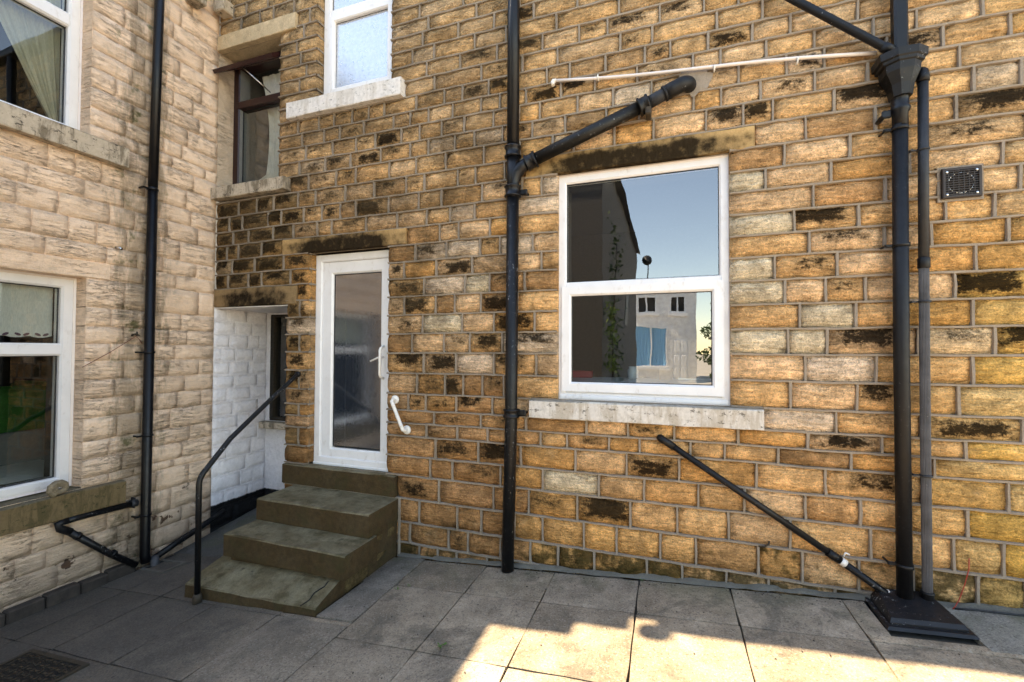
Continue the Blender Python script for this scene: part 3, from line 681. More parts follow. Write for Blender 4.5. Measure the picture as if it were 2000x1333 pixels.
# --- upper bathroom window
uw = MB(); ring(uw, w0, -3.42, -2.50, 4.42, 6.0, prof(.085, -.18, -.085)); bar(uw, w0, -3.36, -2.55, 5.31, 5.405, -.17, -.09)
uw = uw.build('bathroom_window', M['upvc'], house)
g = MB(); ring(g, w0, -3.342, -2.565, 4.49, 5.318, prof(.060, -.17, -.070, .012)); g.build('sash', M['upvc'], uw)
pane_parts(uw, w0, -3.286, -2.62, 4.546, 5.262, -.110, M['obscure_up']); pane_parts(uw, w0, -3.336, -2.57, 5.41, 5.92, -.115, M['obscure_up'])
room_box(house, map_main, -3.55, -2.3, 4.0, 6.1, -.30, -2.0, M['room'], (-3.36, -2.56, 4.48, 5.95))
# --- maroon window
mw = MB(); ring(mw, w0, XL + .002, -3.93, 3.645, 5.22, [(0, -.32), (0, -.19), (.075, -.19), (.085, -.20), (.085, -.32)]); bar(mw, w0, XL + .05, -3.99, 4.655, 4.742, -.30, -.185)
mw = mw.build('maroon_window', M['maroon'], house)
pane_parts(mw, w0, XL + .09, -4.01, 3.735, 4.652, -.245, M['glass_dark'])
g = MB()                                                            # top light hinged at its head and held open
V = []; hz, hy, Lh, th = 5.135, .185, .33, radians(52)
def fl(a, t, o): return (a, hy - sin(th) * t - cos(th) * o, hz - cos(th) * t + sin(th) * o)
for (a0, a1, t0, t1) in ((XL + .03, -3.955, 0, .06), (XL + .03, -3.955, Lh - .06, Lh), (XL + .03, XL + .09, .06, Lh - .06), (-4.015, -3.955, .06, Lh - .06)):
    g.add([fl(a, t, o) for o in (0, .042) for t in (t0, t1) for a in (a0, a1)], [(0, 1, 3, 2), (4, 6, 7, 5), (0, 4, 5, 1), (2, 3, 7, 6), (0, 2, 6, 4), (1, 5, 7, 3)])
tl = g.build('open_top_light', M['maroon'], mw)
g = MB(); g.add([fl(a, t, .02) for a, t in ((XL + .08, .05), (-4.0, .05), (-4.0, Lh - .05), (XL + .08, Lh - .05))], [(0, 1, 2, 3)]); g.build('pane', M['glass_dark'], mw)
g = MB(); g.tube([fl(-4.42, Lh - .02, -.01), (-4.26, .17, 4.745)], .007, 8); g.build('window_stay', M['chrome'], mw)
rm = room_box(house, map_main, XL - .05, -3.8, 3.4, 5.3, -.33, -1.6, M['room'], (XL + .09, -4.01, 3.72, 5.14))
def curtain(name, parent, mp, pts_l, pts_r, c, amp, nf, mat, rows=18):
    """hanging cloth between two edge lines given as (height fraction, along) pairs"""
    g = MB(); V = []; F = []; n = nf * 8
    for j in range(rows + 1):
        t = j / rows; (zl, al), (zr, ar) = pts_l(t), pts_r(t)
        for i in range(n + 1):
            u = i / n; V.append(mp(al + (ar - al) * u, zl + (zr - zl) * u, c + amp * sin(u * nf * 2 * pi + t * 1.2) * (.5 + .5 * t) + amp * .4 * sin(u * nf * 4.7 * pi)))
    for j in range(rows):
        for i in range(n): F.append((j * (n + 1) + i, j * (n + 1) + i + 1, (j + 1) * (n + 1) + i + 1, (j + 1) * (n + 1) + i))
    g.add(V, F, smooth=True); return g.build(name, mat, parent)
curtain('net_curtain', house, map_main, lambda t: (5.10 - 1.36 * t, -4.60 + .10 * sin(t * 3.0) - (.16 if t > .93 else 0) + .06 * t), lambda t: (5.10 - 1.36 * t, -3.96), -.35, .012, 5, M['net'])
g = MB(); g.col = (.62, .47, .34, 1); g.box(XL - .03, XL - .0005, .0, .20, 3.60, 5.3); g.build('painted_reveal', M['painted'], house)
# --- white painted alcove
alc = MB(); R = random.Random(5)
def mp_al(a, b, c): return (XL + c, a, b)
wal = MB(); wal.add([(XL - .005, -.0, -.5), (XL - .005, .74, -.5), (XL - .005, .74, 2.35), (XL - .005, -.0, 2.35)], [(0, 1, 2, 3)])
wal = wal.build('alcove_wall', M['white'], house)
zs = [-.42, -.22, -.03, .16, .34, .52, .70, .87, 1.03, 1.19, 1.35, 1.50, 1.66, 1.82, 1.98, 2.13, 2.285]; pv_ = []
for z0, z1 in zip(zs[:-1], zs[1:]):
    js = split(R, .0 - R.uniform(0, .2), .70, .26, .1, pv_); js = [j for j in js if .07 < j < .62]; pv_ = js
    ribbon(alc, mp_al, (.004, z1), (.695, z1), .016, .0085, R)
    for j in js: ribbon(alc, mp_al, (j, z0), (j, z1), .015, .0075, R, False)
    b = [0.002] + js + [.70]
    for a0, a1 in zip(b[:-1], b[1:]):
        g = MB(); stone(g, mp_al, a0 + .0015, a1 - .0015, z0 + .0015, z1 - .0015, R, (1, 1, 1, 1), 0, 0, .006, 0, .02, 5, 3, .001, .0015); g.build('painted_block', M['white'], wal)
alc.build('painted_pointing', M['white'], wal)
back = MB(); wall_sheet(back, map_main, XL - .01, -3.6, -.5, 2.3, [(-4.79, -3.7, .90, 2.25)], -.70); back.build('alcove_back', M['white'], house)
g = MB(); g.box(XL + .002, -3.78, .012, .72, 2.270, 2.279); g.build('alcove_ceiling', M['upvc'], house)
g = MB(); g.box(XL + .01, -3.65, .585, .70, .815, .895, .008); g.build('alcove_sill', M['sill_cream'], house)
g = MB(); ring(g, w0, -4.80, -3.66, .89, 2.27, [(0, -.78), (0, -.715), (.05, -.715), (.05, -.78)]); aw = g.build('alcove_window', M['rustm'], house)
g = MB(); quad(g, w0, -4.76, -3.7, .93, 2.23, -.75); g.build('pane', M['glass_dark'], aw)
room_box(house, map_main, XL - .2, -3.62, .5, 2.5, -.80, -1.6, M['room_dark'], (-4.76, -3.7, .93, 2.23))
g = MB(); g.box(-3.83, -3.62, .14, .72, -.5, 2.28); g.build('pier_return', M['white'], house)
# --- upper body, eaves, roof (above the picture, they shade the yard)
g = MB(); g.box(-9, 3.1, .10, 7.0, 5.98, 6.02); g.box(3.02, 3.1, .05, 7.0, -.4, 6.0); g.box(XL, 3.1, 6.9, 7.0, -.4, 6.0); g.build('shell_wall', M['far_stone'], house)
g = MB(); V = [(-9, -.02, 6.10), (3.3, -.02, 6.10), (3.3, 3.6, 8.0), (-9, 3.6, 8.0), (3.3, 7.2, 6.1), (-9, 7.2, 6.1)]
g.add(V, [(0, 1, 2, 3), (3, 2, 4, 5)]); g.add([(x, y, z - .08) for x, y, z in V], [(3, 2, 1, 0), (5, 4, 2, 3)]); g.add([(-9, -.02, 6.02), (3.3, -.02, 6.02), (3.3, -.02, 6.10), (-9, -.02, 6.10)], [(0, 1, 2, 3)])
roof = g.build('roof', M['slate'], house)
for (x0, x1, y) in ((-4.84, -4.23, -.30), (-4.23, -3.87, -.17), (-3.87, -3.70, -.03), (-3.66, 3.2, -.145)):  # unseen eaves pieces, overhangs stepped to cast the notched shadow edge
    g = MB(); g.box(x0, x1, y, .0, 6.02, 6.13, .01); g.build('shadow_gutter', M['iron'], roof)
g = MB(); g.lathe((-3.66, -.16, 5.94), (0, 0, 1), [(.05, 0), (.085, .03), (.085, .14), (.05, .2)], 12); g.build('shadow_knob', M['iron'], roof)  # unseen knob added to cast the blob in that shadow edge

# ================================================================ the cream painted house on the left
ph = thing('painted_house', 'cream painted stone house wing with two white framed windows', 'house', (XL - .5, -2.0, 0))
R = random.Random(31); ml = map_left
PO = [(-2.75, -1.175, .575, 2.435), (-2.75, -1.178, 3.70, 6.02)]
PL = [(-2.95, -1.005, 2.435, 2.585), (-2.95, -.915, 3.51, 3.695), (-2.95, -.875, .365, .575)]
pw = MB(); wall_sheet(pw, ml, -4.8, 0.0, -.45, 6.02, PO, -.006); pw.col = (.95, .69, .50, 1)
pw.c = [(.95, .69, .50, 1)] * len(pw.v); pw = pw.build('wall', M['painted'], ph)
def mpl(a, b, c): return (XL + c, a, b + .008 * mnoise.noise((a * 1.1, b * .5, 7.7)))
def mk_course(zz):
    z = -.36; o = [z]
    while z < 6.0:
        z += R.choice((.155, .17, .18, .19, .205)); o.append(z)
    return o
def near(v, L): return min(L, key=lambda q: abs(q - v))
pz = mk_course(0)
for tgt in (.365, .575, 2.435, 2.585, 3.51, 3.70):
    k = min(range(len(pz)), key=lambda i: abs(pz[i] - tgt)); pz[k] = tgt
pz = sorted(set(pz)); pz = [z for i, z in enumerate(pz) if i == 0 or z - pz[i - 1] > .06]
sts = []; prev = []
for z0, z1 in zip(pz[:-1], pz[1:]):
    zm = (z0 + z1) / 2; segs = [(-3.2, 0.0)]
    for e in PO + PL:
        if e[2] < zm < e[3]:
            ns = []
            for s0, s1 in segs:
                if e[1] <= s0 or e[0] >= s1: ns.append((s0, s1)); continue
                if e[0] - s0 > .05: ns.append((s0, e[0]))
                if s1 - e[1] > .05: ns.append((e[1], s1))
            segs = ns
    cur = []
    for s0, s1 in segs:
        js = [j for j in split(R, s0, s1, .31, .12, prev) if s0 + .08 < j < s1 - .08]; cur += js
        b = [s0] + js + [s1]
        for a0, a1 in zip(b[:-1], b[1:]): sts.append((a0, a1, z0, z1))
    prev = cur
for (a0, a1, z0, z1) in sts:
    t = R.uniform(.965, 1.03); c = (.95 * t, .69 * t, .50 * t, 1)
    rev = abs(a0 + 1.175) < .005 or abs(a0 + 1.178) < .005
    g = MB(); stone(g, mpl, a0 + .0015, a1 - .0015, z0 + .0015, z1 - .0015, R, c, 0, 0, R.uniform(.001, .006), R.uniform(-.0015, .0015), .19 if rev else .03, 5, 3, .003, .003)
    g.build('stone_block', M['painted'], pw)
def plint(name, e, c0, c1, mat, col=(.95, .69, .50, 1)):
    g = MB(); block(g, ml, e[0], e[1] - .004, e[2] + .003, e[3] - .003, c0, c1, R, 0, col); return g.build(name, mat, ph)
plint('lintel', PL[0], -.19, .008, M['painted']); plint('upper_sill', PL[1], -.19, .085, M['sill_cream']); plint('lower_sill', PL[2], -.20, .075, M['sill_moss'])
def pwin(name, z0, z1, tr0, tr1, glass):
    g = MB(); ring(g, ml, -2.72, -1.178, z0, z1, prof(.045, -.26, -.165)); ring(g, ml, -2.69, -1.21, z0 + .03, z1 - .03, prof(.062, -.26, -.152, .015)); bar(g, ml, -2.64, -1.27, tr0, tr1, -.25, -.150, .016)
    w = g.build(name, M['upvc'], ph)
    pane_parts(w, ml, -2.626, -1.275, z0 + .095, tr0 - .001, -.20, glass); pane_parts(w, ml, -2.626, -1.275, tr1 + .001, z1 - .095, -.20, glass)
    g = MB(); ring(g, ml, -2.74, -1.172, z0 - .004, z1 + .004, [(0, -.15), (.018, -.158), (.02, -.2)]); g.build('sealant_bead', M['pinkw'], w)
    return w
pwin('lower_window', .588, 2.432, 1.742, 1.850, M['glass_dark']); pwin('upper_window', 3.705, 5.95, 4.675, 4.80, M['glass_dark'])
room_box(ph, ml, -3.2, -.5, .2, 2.8, -.40, -3.0, M['room_dark'], (-2.65, -1.25, .66, 2.38))
room_box(ph, ml, -3.2, -.5, 3.3, 6.0, -.40, -3.0, M['room_dark'], (-2.65, -1.25, 3.76, 5.9))
cu = curtain('cream_curtain', ph, ml, lambda t: (5.9 - 2.1 * t, -2.15 + .86 * max(0, t) ** 1.25), lambda t: (5.9 - 2.1 * t, -1.255), -.33, .022, 7, M['cream_cloth'], 22)
g = MB(); V = []; F = []; n = 48
for i in range(n + 1):
    a = -2.65 + 1.38 * i / n; sc_ = .018 * abs(sin(i / n * pi * 9))
    for z in (2.38, 2.15, 1.915 - sc_): V.append(ml(a, z, -.29 + .004 * sin(i * 1.1)))
for i in range(n):
    for q in range(2): F.append((i * 3 + q, i * 3 + q + 1, (i + 1) * 3 + q + 1, (i + 1) * 3 + q))
g.add(V, F, smooth=True); cn = g.build('net_curtain', M['net'], ph)
for i in range(7):                                                   # dark leaf motifs along the hem
    for d in (-.026, .026):
        a = -1.34 - i * .125 + d; g = MB(); pts = []
        for k in range(10):
            an = 2 * pi * k / 10; x_, y_ = .022 * cos(an), .011 * sin(an); rr = .45 * (1 if d > 0 else -1)
            pts.append(ml(a + x_ * cos(rr) - y_ * sin(rr), 1.925 + x_ * sin(rr) + y_ * cos(rr), -.281))
        g.add(pts, [tuple(range(10))]); g.build('leaf_motif', M['purple'], cn)
g = MB(); g.box(XL - 1.25, XL - .26, -2.7, -.9, .60, .66, .006); g.build('inner_window_board', M['beige'], ph)
g = MB(); g.box(XL - 1.32, XL - 1.25, -2.7, -.7, .4, .97, .006); g.build('inner_panel', M['room'], ph)
so_ = thing('green_settee', 'dark green settee inside the lower left window', 'settee', (XL - 1.2, -1.6, .2))
g = MB(); g.box(XL - 2.0, XL - 1.4, -2.6, -.72, .30, .75, .05); g.build('seat', M['green'], so_)
g = MB(); g.box(XL - 1.55, XL - 1.35, -2.6, -.72, .40, 1.42, .06); g.build('backrest', M['green'], so_)
g = MB(); g.box(XL - 2.0, XL - 1.33, -.86, -.70, .3, 1.45, .05); g.build('armrest', M['green'], so_)
# shell and roof above the picture
g = MB(); g.box(-9, XL - .05, -4.8, 7.0, 5.96, 6.0); g.box(-9, XL, -4.8, -4.7, -.4, 6.0); g.box(-9, -8.9, -4.8, 7, -.4, 6); g.build('shell_wall', M['far_stone'], ph)
g = MB(); V = [(-4.74, -9.0, 6.02), (-4.74, .0, 6.02), (-7, .0, 7.3), (-7, -9.0, 7.3), (-9.2, .0, 6.0), (-9.2, -9.0, 6.0)]
g.add(V, [(0, 1, 2, 3), (3, 2, 4, 5)]); g.add([(x, y, z - .07) for x, y, z in V], [(3, 2, 1, 0), (5, 4, 2, 3)]); g.add([V[0], V[1], (-4.74, 0, 5.95), (-4.74, -9, 5.95)], [(0, 1, 2, 3)])
g.build('roof', M['slate'], ph)
# eaves brackets in the corner at the top of the picture
g = MB(); g.box(XL, XL + .16, -.40, -.26, 5.53, 5.72, .012); g.build('eaves_bracket', M['sill_cream'], ph)
g = MB(); g.box(XL + .06, XL + .22, -.13, .02, 5.60, 5.74, .012); g.build('eaves_bracket', M['sill_cream'], house)

# ================================================================ steps
R = random.Random(8)
stp = thing('stone_steps', 'three worn mossy stone steps climbing to the white door', 'steps', (-3.0, -.5, -.2))
def slab_step(x0, x1, y0_, y1, z0, z1, tilt=0.0, skew=0.0, back=0.0):
    g = MB(); n = 8; V = []; F = []; w = 6
    for k in range(n + 1):
        x = x0 + (x1 - x0) * k / n; dz = tilt * (k / n - .5); y0 = y0_ + skew * k / n
        for (y, z) in ((y1, z0), (y0, z0), (y0, z1 - .012), (y0 + .010, z1 - .002), (y0 + (y1 - y0) * .45, z1 + back * .45 - R.uniform(.0, .008) * (1 - abs(k / n - .5))), (y1, z1 + back)):
            V.append((x + (R.uniform(-.004, .004) if k in (0, n) else 0), y + R.uniform(-.004, .004), z + dz + R.uniform(-.002, .002)))
    for k in range(n):
        for q in range(w): q2 = (q + 1) % w; F.append((k * w + q, (k + 1) * w + q, (k + 1) * w + q2, k * w + q2))
    F += [tuple(range(w)), tuple(n * w + q for q in range(w))[::-1]]
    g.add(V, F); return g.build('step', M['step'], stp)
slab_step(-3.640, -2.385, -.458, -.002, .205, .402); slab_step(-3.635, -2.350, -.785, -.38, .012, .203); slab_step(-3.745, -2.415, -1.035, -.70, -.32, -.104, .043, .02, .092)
g = MB(); g.tube([(-2.55, -1.022, -.086), (-2.52, -.96, -.066), (-2.535, -.90, -.049), (-2.50, -.83, -.030), (-2.51, -.78, -.016)], .0035, 5); g.build('crack', M['black'], stp)
g = MB(); g.box(-2.386, -2.362, -.022, -.002, -.13, .415, .004); g.build('cement_joint', M['mortar'], stp)
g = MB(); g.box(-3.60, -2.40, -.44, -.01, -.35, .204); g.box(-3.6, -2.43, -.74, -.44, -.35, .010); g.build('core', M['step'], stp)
for (y0, y1, z0, z1) in ((-.37, -.20, .05, .195), (-.185, -.02, .05, .195), (-.70, -.40, -.14, -.005), (-.385, -.02, -.10, .035)):
    g = MB(); g.col = (.16, .115, .055, 1); stone(g, lambda a, b, c: (-2.402 + c, a, b), y0, y1, z0, z1, R, (.17, .12, .055, 1), .3, .55, .006, .0, .03, 4, 3); g.build('side_stone', M['stone'], stp)
# ================================================================ hand rail
hr = thing('hand_rail', 'bent black tube handrail with chipped paint beside the stone steps', 'handrail', (-3.541, -1.075, -.22))
P = [(-3.541, -1.075, -.24), (-3.541, -1.078, .70)]
for k in range(1, 8):
    a = k / 8 * radians(58); P.append((-3.543, -1.078 + .16 * (1 - cos(a)), .70 + .16 * sin(a)))
P += [(-3.56, -.80, 1.03), (-3.60, -.40, 1.29), (-3.625, .0, 1.55), (-3.63, .03, 1.565)]
g = MB(); g.tube(P, .0215, 14); g.build('rail_tube', M['iron_flaked'], hr)
g = MB(); g.lathe((-3.541, -1.075, -.225), (0, 0, 1), [(.034, 0), (.034, .05), (.026, .075)], 14); g.build('base_socket', M['rustm'], hr)
g = MB(); g.lathe((-3.625, -.022, 1.545), (0, 1, 0), [(.03, 0), (.034, .02)], 14); g.build('wall_plate', M['iron'], hr)
# ================================================================ grab rail
gr_ = thing('grab_rail', 'short white plastic grab rail screwed slantwise beside the door', 'grab rail', (-2.4, -.03, 1.05))
a_, b_ = Vector((-2.432, -.075, 1.330)), Vector((-2.300, -.075, 1.052)); d_ = (b_ - a_).normalized()
g = MB(); g.tube([(a_.x, -.012, a_.z), (a_.x, -.055, a_.z), a_ + d_ * .012, a_ + d_ * .03, b_ - d_ * .03, b_ - d_ * .012, (b_.x, -.055, b_.z), (b_.x, -.012, b_.z)], .0165, 14); g.build('rail', M['white_pl'], gr_)
for p in (a_, b_):
    g = MB(); g.lathe((p.x, -.008, p.z), (0, -1, 0), [(.042, 0), (.042, .008), (.036, .016), (.018, .018)], 22); g.build('rose', M['white_pl'], gr_)
    g = MB(); q = p + d_ * (.055 if p is a_ else -.055); g.tube([q - d_ * .012, q + d_ * .012], .0178, 14); g.build('grip_ring', M['white_pl'], gr_)

# ================================================================ pipes
def collar(parent, x, y, z, r, mat, h=.10, ax=(0, 0, 1), name='collar'):
    g = MB(); g.lathe((x, y, z), ax, [(r, 0), (r * 1.36, .004), (r * 1.40, .014), (r * 1.20, .022), (r * 1.20, h - .022), (r * 1.40, h - .014), (r * 1.36, h - .004), (r, h)], 20); return g.build(name, mat, parent)
def clip(parent, x, y, z, r, mat, side=-1, to_y=0.0, w=.022):
    g = MB(); g.lathe((x, y, z), (0, 0, 1), [(r + .001, 0), (r + .006, .001), (r + .006, w - .001), (r + .001, w)], 20)
    g.box(x + side * (r + .002), x + side * (r + .045), y - .004, y + .012, z + .002, z + w - .002, .002)
    g.tube([(x + side * (r + .036), y - .016, z + w / 2), (x + side * (r + .036), to_y, z + w / 2)], .007, 8); return g.build('bracket', mat, parent)
sp = thing('soil_pipe', 'tall black cast iron soil pipe left of the large window with a branch', 'drain pipe', (-1.24, -.09, -.04))
g = MB(); g.tube([(-1.222, -.09, 6.0), (-1.226, -.09, 3.5)], .052, 18); g.build('upper_pipe', M['iron'], sp)
g = MB(); g.tube([(-1.226, -.09, 3.5), (-1.226, -.09, 3.1)], .053, 18); g.tube([(-1.226, -.09, 3.13), (-1.222, -.09, 3.22), (-1.20, -.09, 3.30), (-1.15, -.09, 3.355), (-1.08, -.09, 3.390)], .052, 18); g.build('branch_junction', M['iron'], sp)
g = MB(); g.tube([(-1.226, -.09, 3.1), (-1.235, -.09, 1.2), (-1.262, -.09, -.05)], .052, 18); g.build('lower_pipe', M['iron_flaked'], sp)
collar(sp, -1.226, -.09, 3.445, .053, M['iron']); collar(sp, -1.226, -.09, 3.105, .053, M['iron']); c3 = collar(sp, -1.233, -.09, 1.235, .052, M['iron'], .075)
for (x, z, s) in ((-1.226, 3.12, 1), (-1.233, 1.25, 1)):
    g = MB(); g.box(x + .05, x + .125, -.085, -.06, z, z + .05, .008); g.tube([(x + .11, -.095, z + .025), (x + .11, .0, z + .025)], .012, 8); g.build('fixing_ear', M['iron'], sp)
wp = thing('slanting_waste_pipe', 'thick rusty black waste pipe slanting up above the window to an elbow', 'drain pipe', (-.2, -.09, 3.4))
A = Vector((-1.08, -.09, 3.39)); B = Vector((-.165, -.09, 3.700)); dd = (B - A).normalized()
g = MB(); g.tube([A, B], .050, 18); g.build('iron_run', M['iron_rust'], wp)
collar(wp, *(A - dd * .03), .051, M['iron'], .095, dd); collar(wp, *(B - dd * .03), .052, M['iron_rust'], .085, dd)
g = MB(); e_ = B + dd * .045; g.box(e_.x - .02, e_.x + .025, -.14, -.02, e_.z - .105, e_.z - .04, .01); g.build('clamp_lug', M['rustm'], wp)
C_ = Vector((.06, -.09, 3.790)); g = MB(); g.tube([B + dd * .03, C_], .047, 18); g.build('plastic_run', M['greyd'], wp)
d2 = (C_ - B).normalized(); g = MB(); P = [C_ - d2 * .06, C_ + d2 * .0, C_ + d2 * .05]
for k in range(1, 7):
    a = k / 6 * radians(88); P.append(C_ + d2 * (.05 + .075 * sin(a)) + Vector((0, .085, 0)) * (1 - cos(a)))
P.append(P[-1] + Vector((0, .06, 0))); g.tube(P, [.056, .056] + [.055] * (len(P) - 2), 20); g.build('elbow', M['plastic'], wp)
g = MB(); g.lathe(C_ - d2 * .075, d2, [(.049, 0), (.060, .003), (.060, .018), (.056, .022)], 20); g.build('socket_rim', M['plastic'], wp)
g = MB(); Rp = random.Random(4); n = 44; cx, cz = .215, 3.87; V = [(cx, -.0195, cz)]
for k in range(n): an = 2 * pi * k / n; rr = .115 + .012 * sin(3 * an + 1) + .008 * sin(7 * an) + Rp.uniform(-.012, .012); V.append((cx + rr * 1.05 * cos(an), -.012, cz + rr * .9 * sin(an)))
g.add(V, [(0, k + 1, (k + 1) % n + 1) for k in range(n)]); g.build('cement_patch', M['mortar'], house)
ov = thing('overflow_pipe', 'thin white plastic overflow pipe running almost level across the upper wall', 'pipe', (.2, -.04, 3.9))
A = Vector((-.870, -.042, 4.072)); B = Vector((1.345, -.042, 3.812))
mids = [A.lerp(B, t) + Vector((0, 0, -.012 * sin(t * pi * 2))) for t in [k / 10 for k in range(11)]]
g = MB(); g.tube(mids, .0125, 10); g.build('tube', M['pinkw'], ov)
g = MB(); g.tube([(-.862, -.042, 4.071), (-.886, -.042, 4.073), (-.892, -.042, 4.062), (-.884, -.044, 4.035)], .0165, 10); g.build('end_elbow', M['white_pl'], ov)
for x, z in ((-.512, 4.03), (.351, 3.925), (.887, 3.865)):
    g = MB(); g.tube([(x, 0, z - .012), (x, -.042, z - .024), (x, -.062, z), (x, -.042, z + .018)], .006, 8); g.build('clip', M['white_pl'], ov)
hp = thing('hopper_downpipe', 'black downpipe with octagonal hopper head at the right of the wall', 'drain pipe', (1.44, -.09, .2))
g = MB(); g.box(1.415, 1.492, -.125, -.055, 3.70, 6.0, .012); g.build('upper_downpipe', M['iron'], hp)
def octa(z, wx, wy, cx=1.453, cy=-.105, k=.42): return [(cx + wx * a * .80, cy + wy * b * .85, z) for a, b in ((-1, -k), (-k, -1), (k, -1), (1, -k), (1, 1), (-1, 1))]
def loft(mb, rings):
    n = len(rings[0]); V = [p for r in rings for p in r]; F = [(i * n + k, i * n + (k + 1) % n, (i + 1) * n + (k + 1) % n, (i + 1) * n + k) for i in range(len(rings) - 1) for k in range(n)]
    mb.add(V, F + [tuple(range(n))[::-1], tuple((len(rings) - 1) * n + k for k in range(n))])
g = MB(); loft(g, [octa(3.455, .062, .060), octa(3.53, .075, .070), octa(3.61, .112, .090), octa(3.655, .116, .094), octa(3.662, .135, .104), octa(3.68, .138, .106), octa(3.688, .154, .114), octa(3.735, .158, .116), octa(3.738, .145, .106), octa(3.70, .135, .098)]); g.build('hopper_head', M['iron_rust'], hp)
g = MB(); g.lathe((1.450, -.09, 3.255), (0, 0, 1), [(.042, 0), (.042, .10), (.052, .115), (.054, .135), (.047, .145), (.047, .20), (.050, .205)], 18); g.build('spigot', M['iron'], hp)
g = MB(); g.tube([(1.448, -.09, 3.28), (1.437, -.09, 1.8), (1.434, -.09, .17)], .0415, 22); g.build('lower_pipe', M['plastic'], hp)
for (z, m_) in ((3.245, 'plastic'), (2.482, 'plastic'), (.425, 'plastic')): clip(hp, 1.446 - (3.25 - z) * .004, -.09, z, .0415, M[m_])
g = MB(); g.box(1.35, 1.405, -.10, -.08, 3.335, 3.39, .01); g.tube([(1.36, -.115, 3.35), (1.36, 0, 3.35)], .016, 8); g.build('fixing_ear', M['iron'], hp)
di = thing('slanting_roof_pipe', 'black plastic pipe slanting down from the upper left into the hopper', 'pipe', (1.1, -.1, 4.0))
g = MB(); g.tube([(-.30, -.09, 5.30), (1.36, -.10, 3.815), (1.425, -.105, 3.755)], .026, 14); g.build('tube', M['plastic'], di)
g = MB(); d3 = Vector((1.66, -.01, -1.485)).normalized(); g.tube([Vector((1.36, -.10, 3.815)), Vector((1.36, -.10, 3.815)) + d3 * .055], .031, 14); g.build('socket', M['plastic'], di)
rb = thing('ribbed_grey_pipe', 'slim grey ribbed waste pipe at the far right beside the hopper downpipe', 'pipe', (1.55, -.09, .2))
g = MB(); g.tube([(1.572, -.09, 3.58), (1.560, -.09, 2.36)], .0275, 18); g.build('smooth_pipe', M['greyd'], rb)
g = MB(); g.tube([(1.560, -.09, 2.37), (1.553, -.09, 1.2), (1.550, -.09, .25)], .0265, 44, True, False, .10); g.build('ribbed_pipe', M['grey'], rb)
g = MB(); g.tube([(1.572, -.09, 3.54), (1.572, -.09, 3.575), (1.572, -.082, 3.605), (1.572, -.06, 3.622), (1.572, .0, 3.625)], .033, 18); g.build('top_elbow', M['plastic'], rb)
g = MB(); g.lathe((1.560, -.09, 2.335), (0, 0, 1), [(.027, 0), (.032, .004), (.032, .065), (.028, .07)], 18); g.build('coupling', M['plastic'], rb)
g = MB(); g.lathe((1.550, -.09, .215), (0, 0, 1), [(.030, 0), (.032, .01), (.032, .06), (.035, .065), (.035, .075), (.027, .078)], 18); g.build('bottom_socket', M['plastic'], rb)
for z in (3.095, 2.115, 1.01): clip(rb, 1.5535 + (z - 1) * .006, -.09, z, .0275, M['greyd'], -1, 0, .014)
dw = thing('slanting_sink_waste', 'narrow black sink waste pipe slanting down the wall to the gully', 'pipe', (.7, -.045, .2))
A = Vector((.012, -.050, 1.105)); B = Vector((1.060, -.050, .425)); C_ = Vector((1.365, -.050, .215)); dd = (B - A).normalized()
g = MB(); g.tube([A, B], .0225, 14); g.build('upper_run', M['plastic'], dw)
g = MB(); g.tube([B - dd * .01, C_, C_ + Vector((.035, 0, -.03))], .0235, 14); g.build('lower_run', M['iron_flaked'], dw)
g = MB(); g.tube([(-.042, .01, 1.132), (-.040, -.03, 1.133), (-.032, -.048, 1.130), (-.012, -.05, 1.120), A + dd * .05], [.028, .028, .028, .0275, .0275], 14); g.build('wall_elbow', M['plastic'], dw)
g = MB(); g.tube([B - dd * .035, B + dd * .045], .0285, 14); g.build('coupling', M['iron_flaked'], dw)
g = MB(); g.tube([B + dd * .052, B + dd * .085], .0265, 14); g.tube([B + dd * .05 + Vector((.02, 0, .03)), B + dd * .05 + Vector((.03, 0, .055)), B + dd * .06 + Vector((.045, 0, .05))], .006, 8); g.build('white_clip', M['white_pl'], dw)
g = MB(); g.tube([C_ - dd * .02, C_ + dd * .035], .028, 14); g.build('end_socket', M['white_pl'], dw)
lp = thing('black_downpipe', 'slim black downpipe on the cream painted wall', 'drain pipe', (-4.78, -.71, -.25))
g = MB(); g.tube([(-4.785, -.672, 6.0), (-4.785, -.705, 3.4)], .040, 16); g.build('upper_pipe', M['iron'], lp)
g = MB(); g.tube([(-4.785, -.705, 3.4), (-4.785, -.708, -.20), (-4.775, -.700, -.27)], .0415, 16); g.build('lower_pipe', M['iron'], lp)
def clipx(parent, z, r):
    g = MB(); g.lathe((-4.785, -.707, z), (0, 0, 1), [(r, 0), (r + .006, .002), (r + .006, .02), (r, .022)], 16); g.box(XL, -4.80, -.79, -.775, z + .003, z + .019, .002); g.box(-4.80, -4.775, -.80, -.74, z + .004, z + .018, .002); g.build('bracket', M['iron'], parent)
for z in (.18, .95, 1.76, 3.37): clipx(lp, z, .0425)
lw_ = thing('elbowed_waste_pipe', 'black waste pipe with a tight elbow under the mossy sill', 'pipe', (-4.79, -1.1, -.2))
g = MB(); g.tube([(-4.80, -.80, .330), (-4.79, -1.24, .348), (-4.79, -1.315, .345)], .027, 12); g.build('level_run', M['iron_flaked'], lw_)
g = MB(); g.tube([(-4.79, -1.30, .347), (-4.79, -1.36, .338), (-4.79, -1.345, .295), (-4.79, -1.28, .245)], .031, 12); g.build('elbow', M['plastic'], lw_)
g = MB(); g.tube([(-4.79, -1.30, .262), (-4.79, -1.0, -.055), (-4.77, -.79, -.255)], .0275, 12); g.build('falling_run', M['iron_flaked'], lw_)
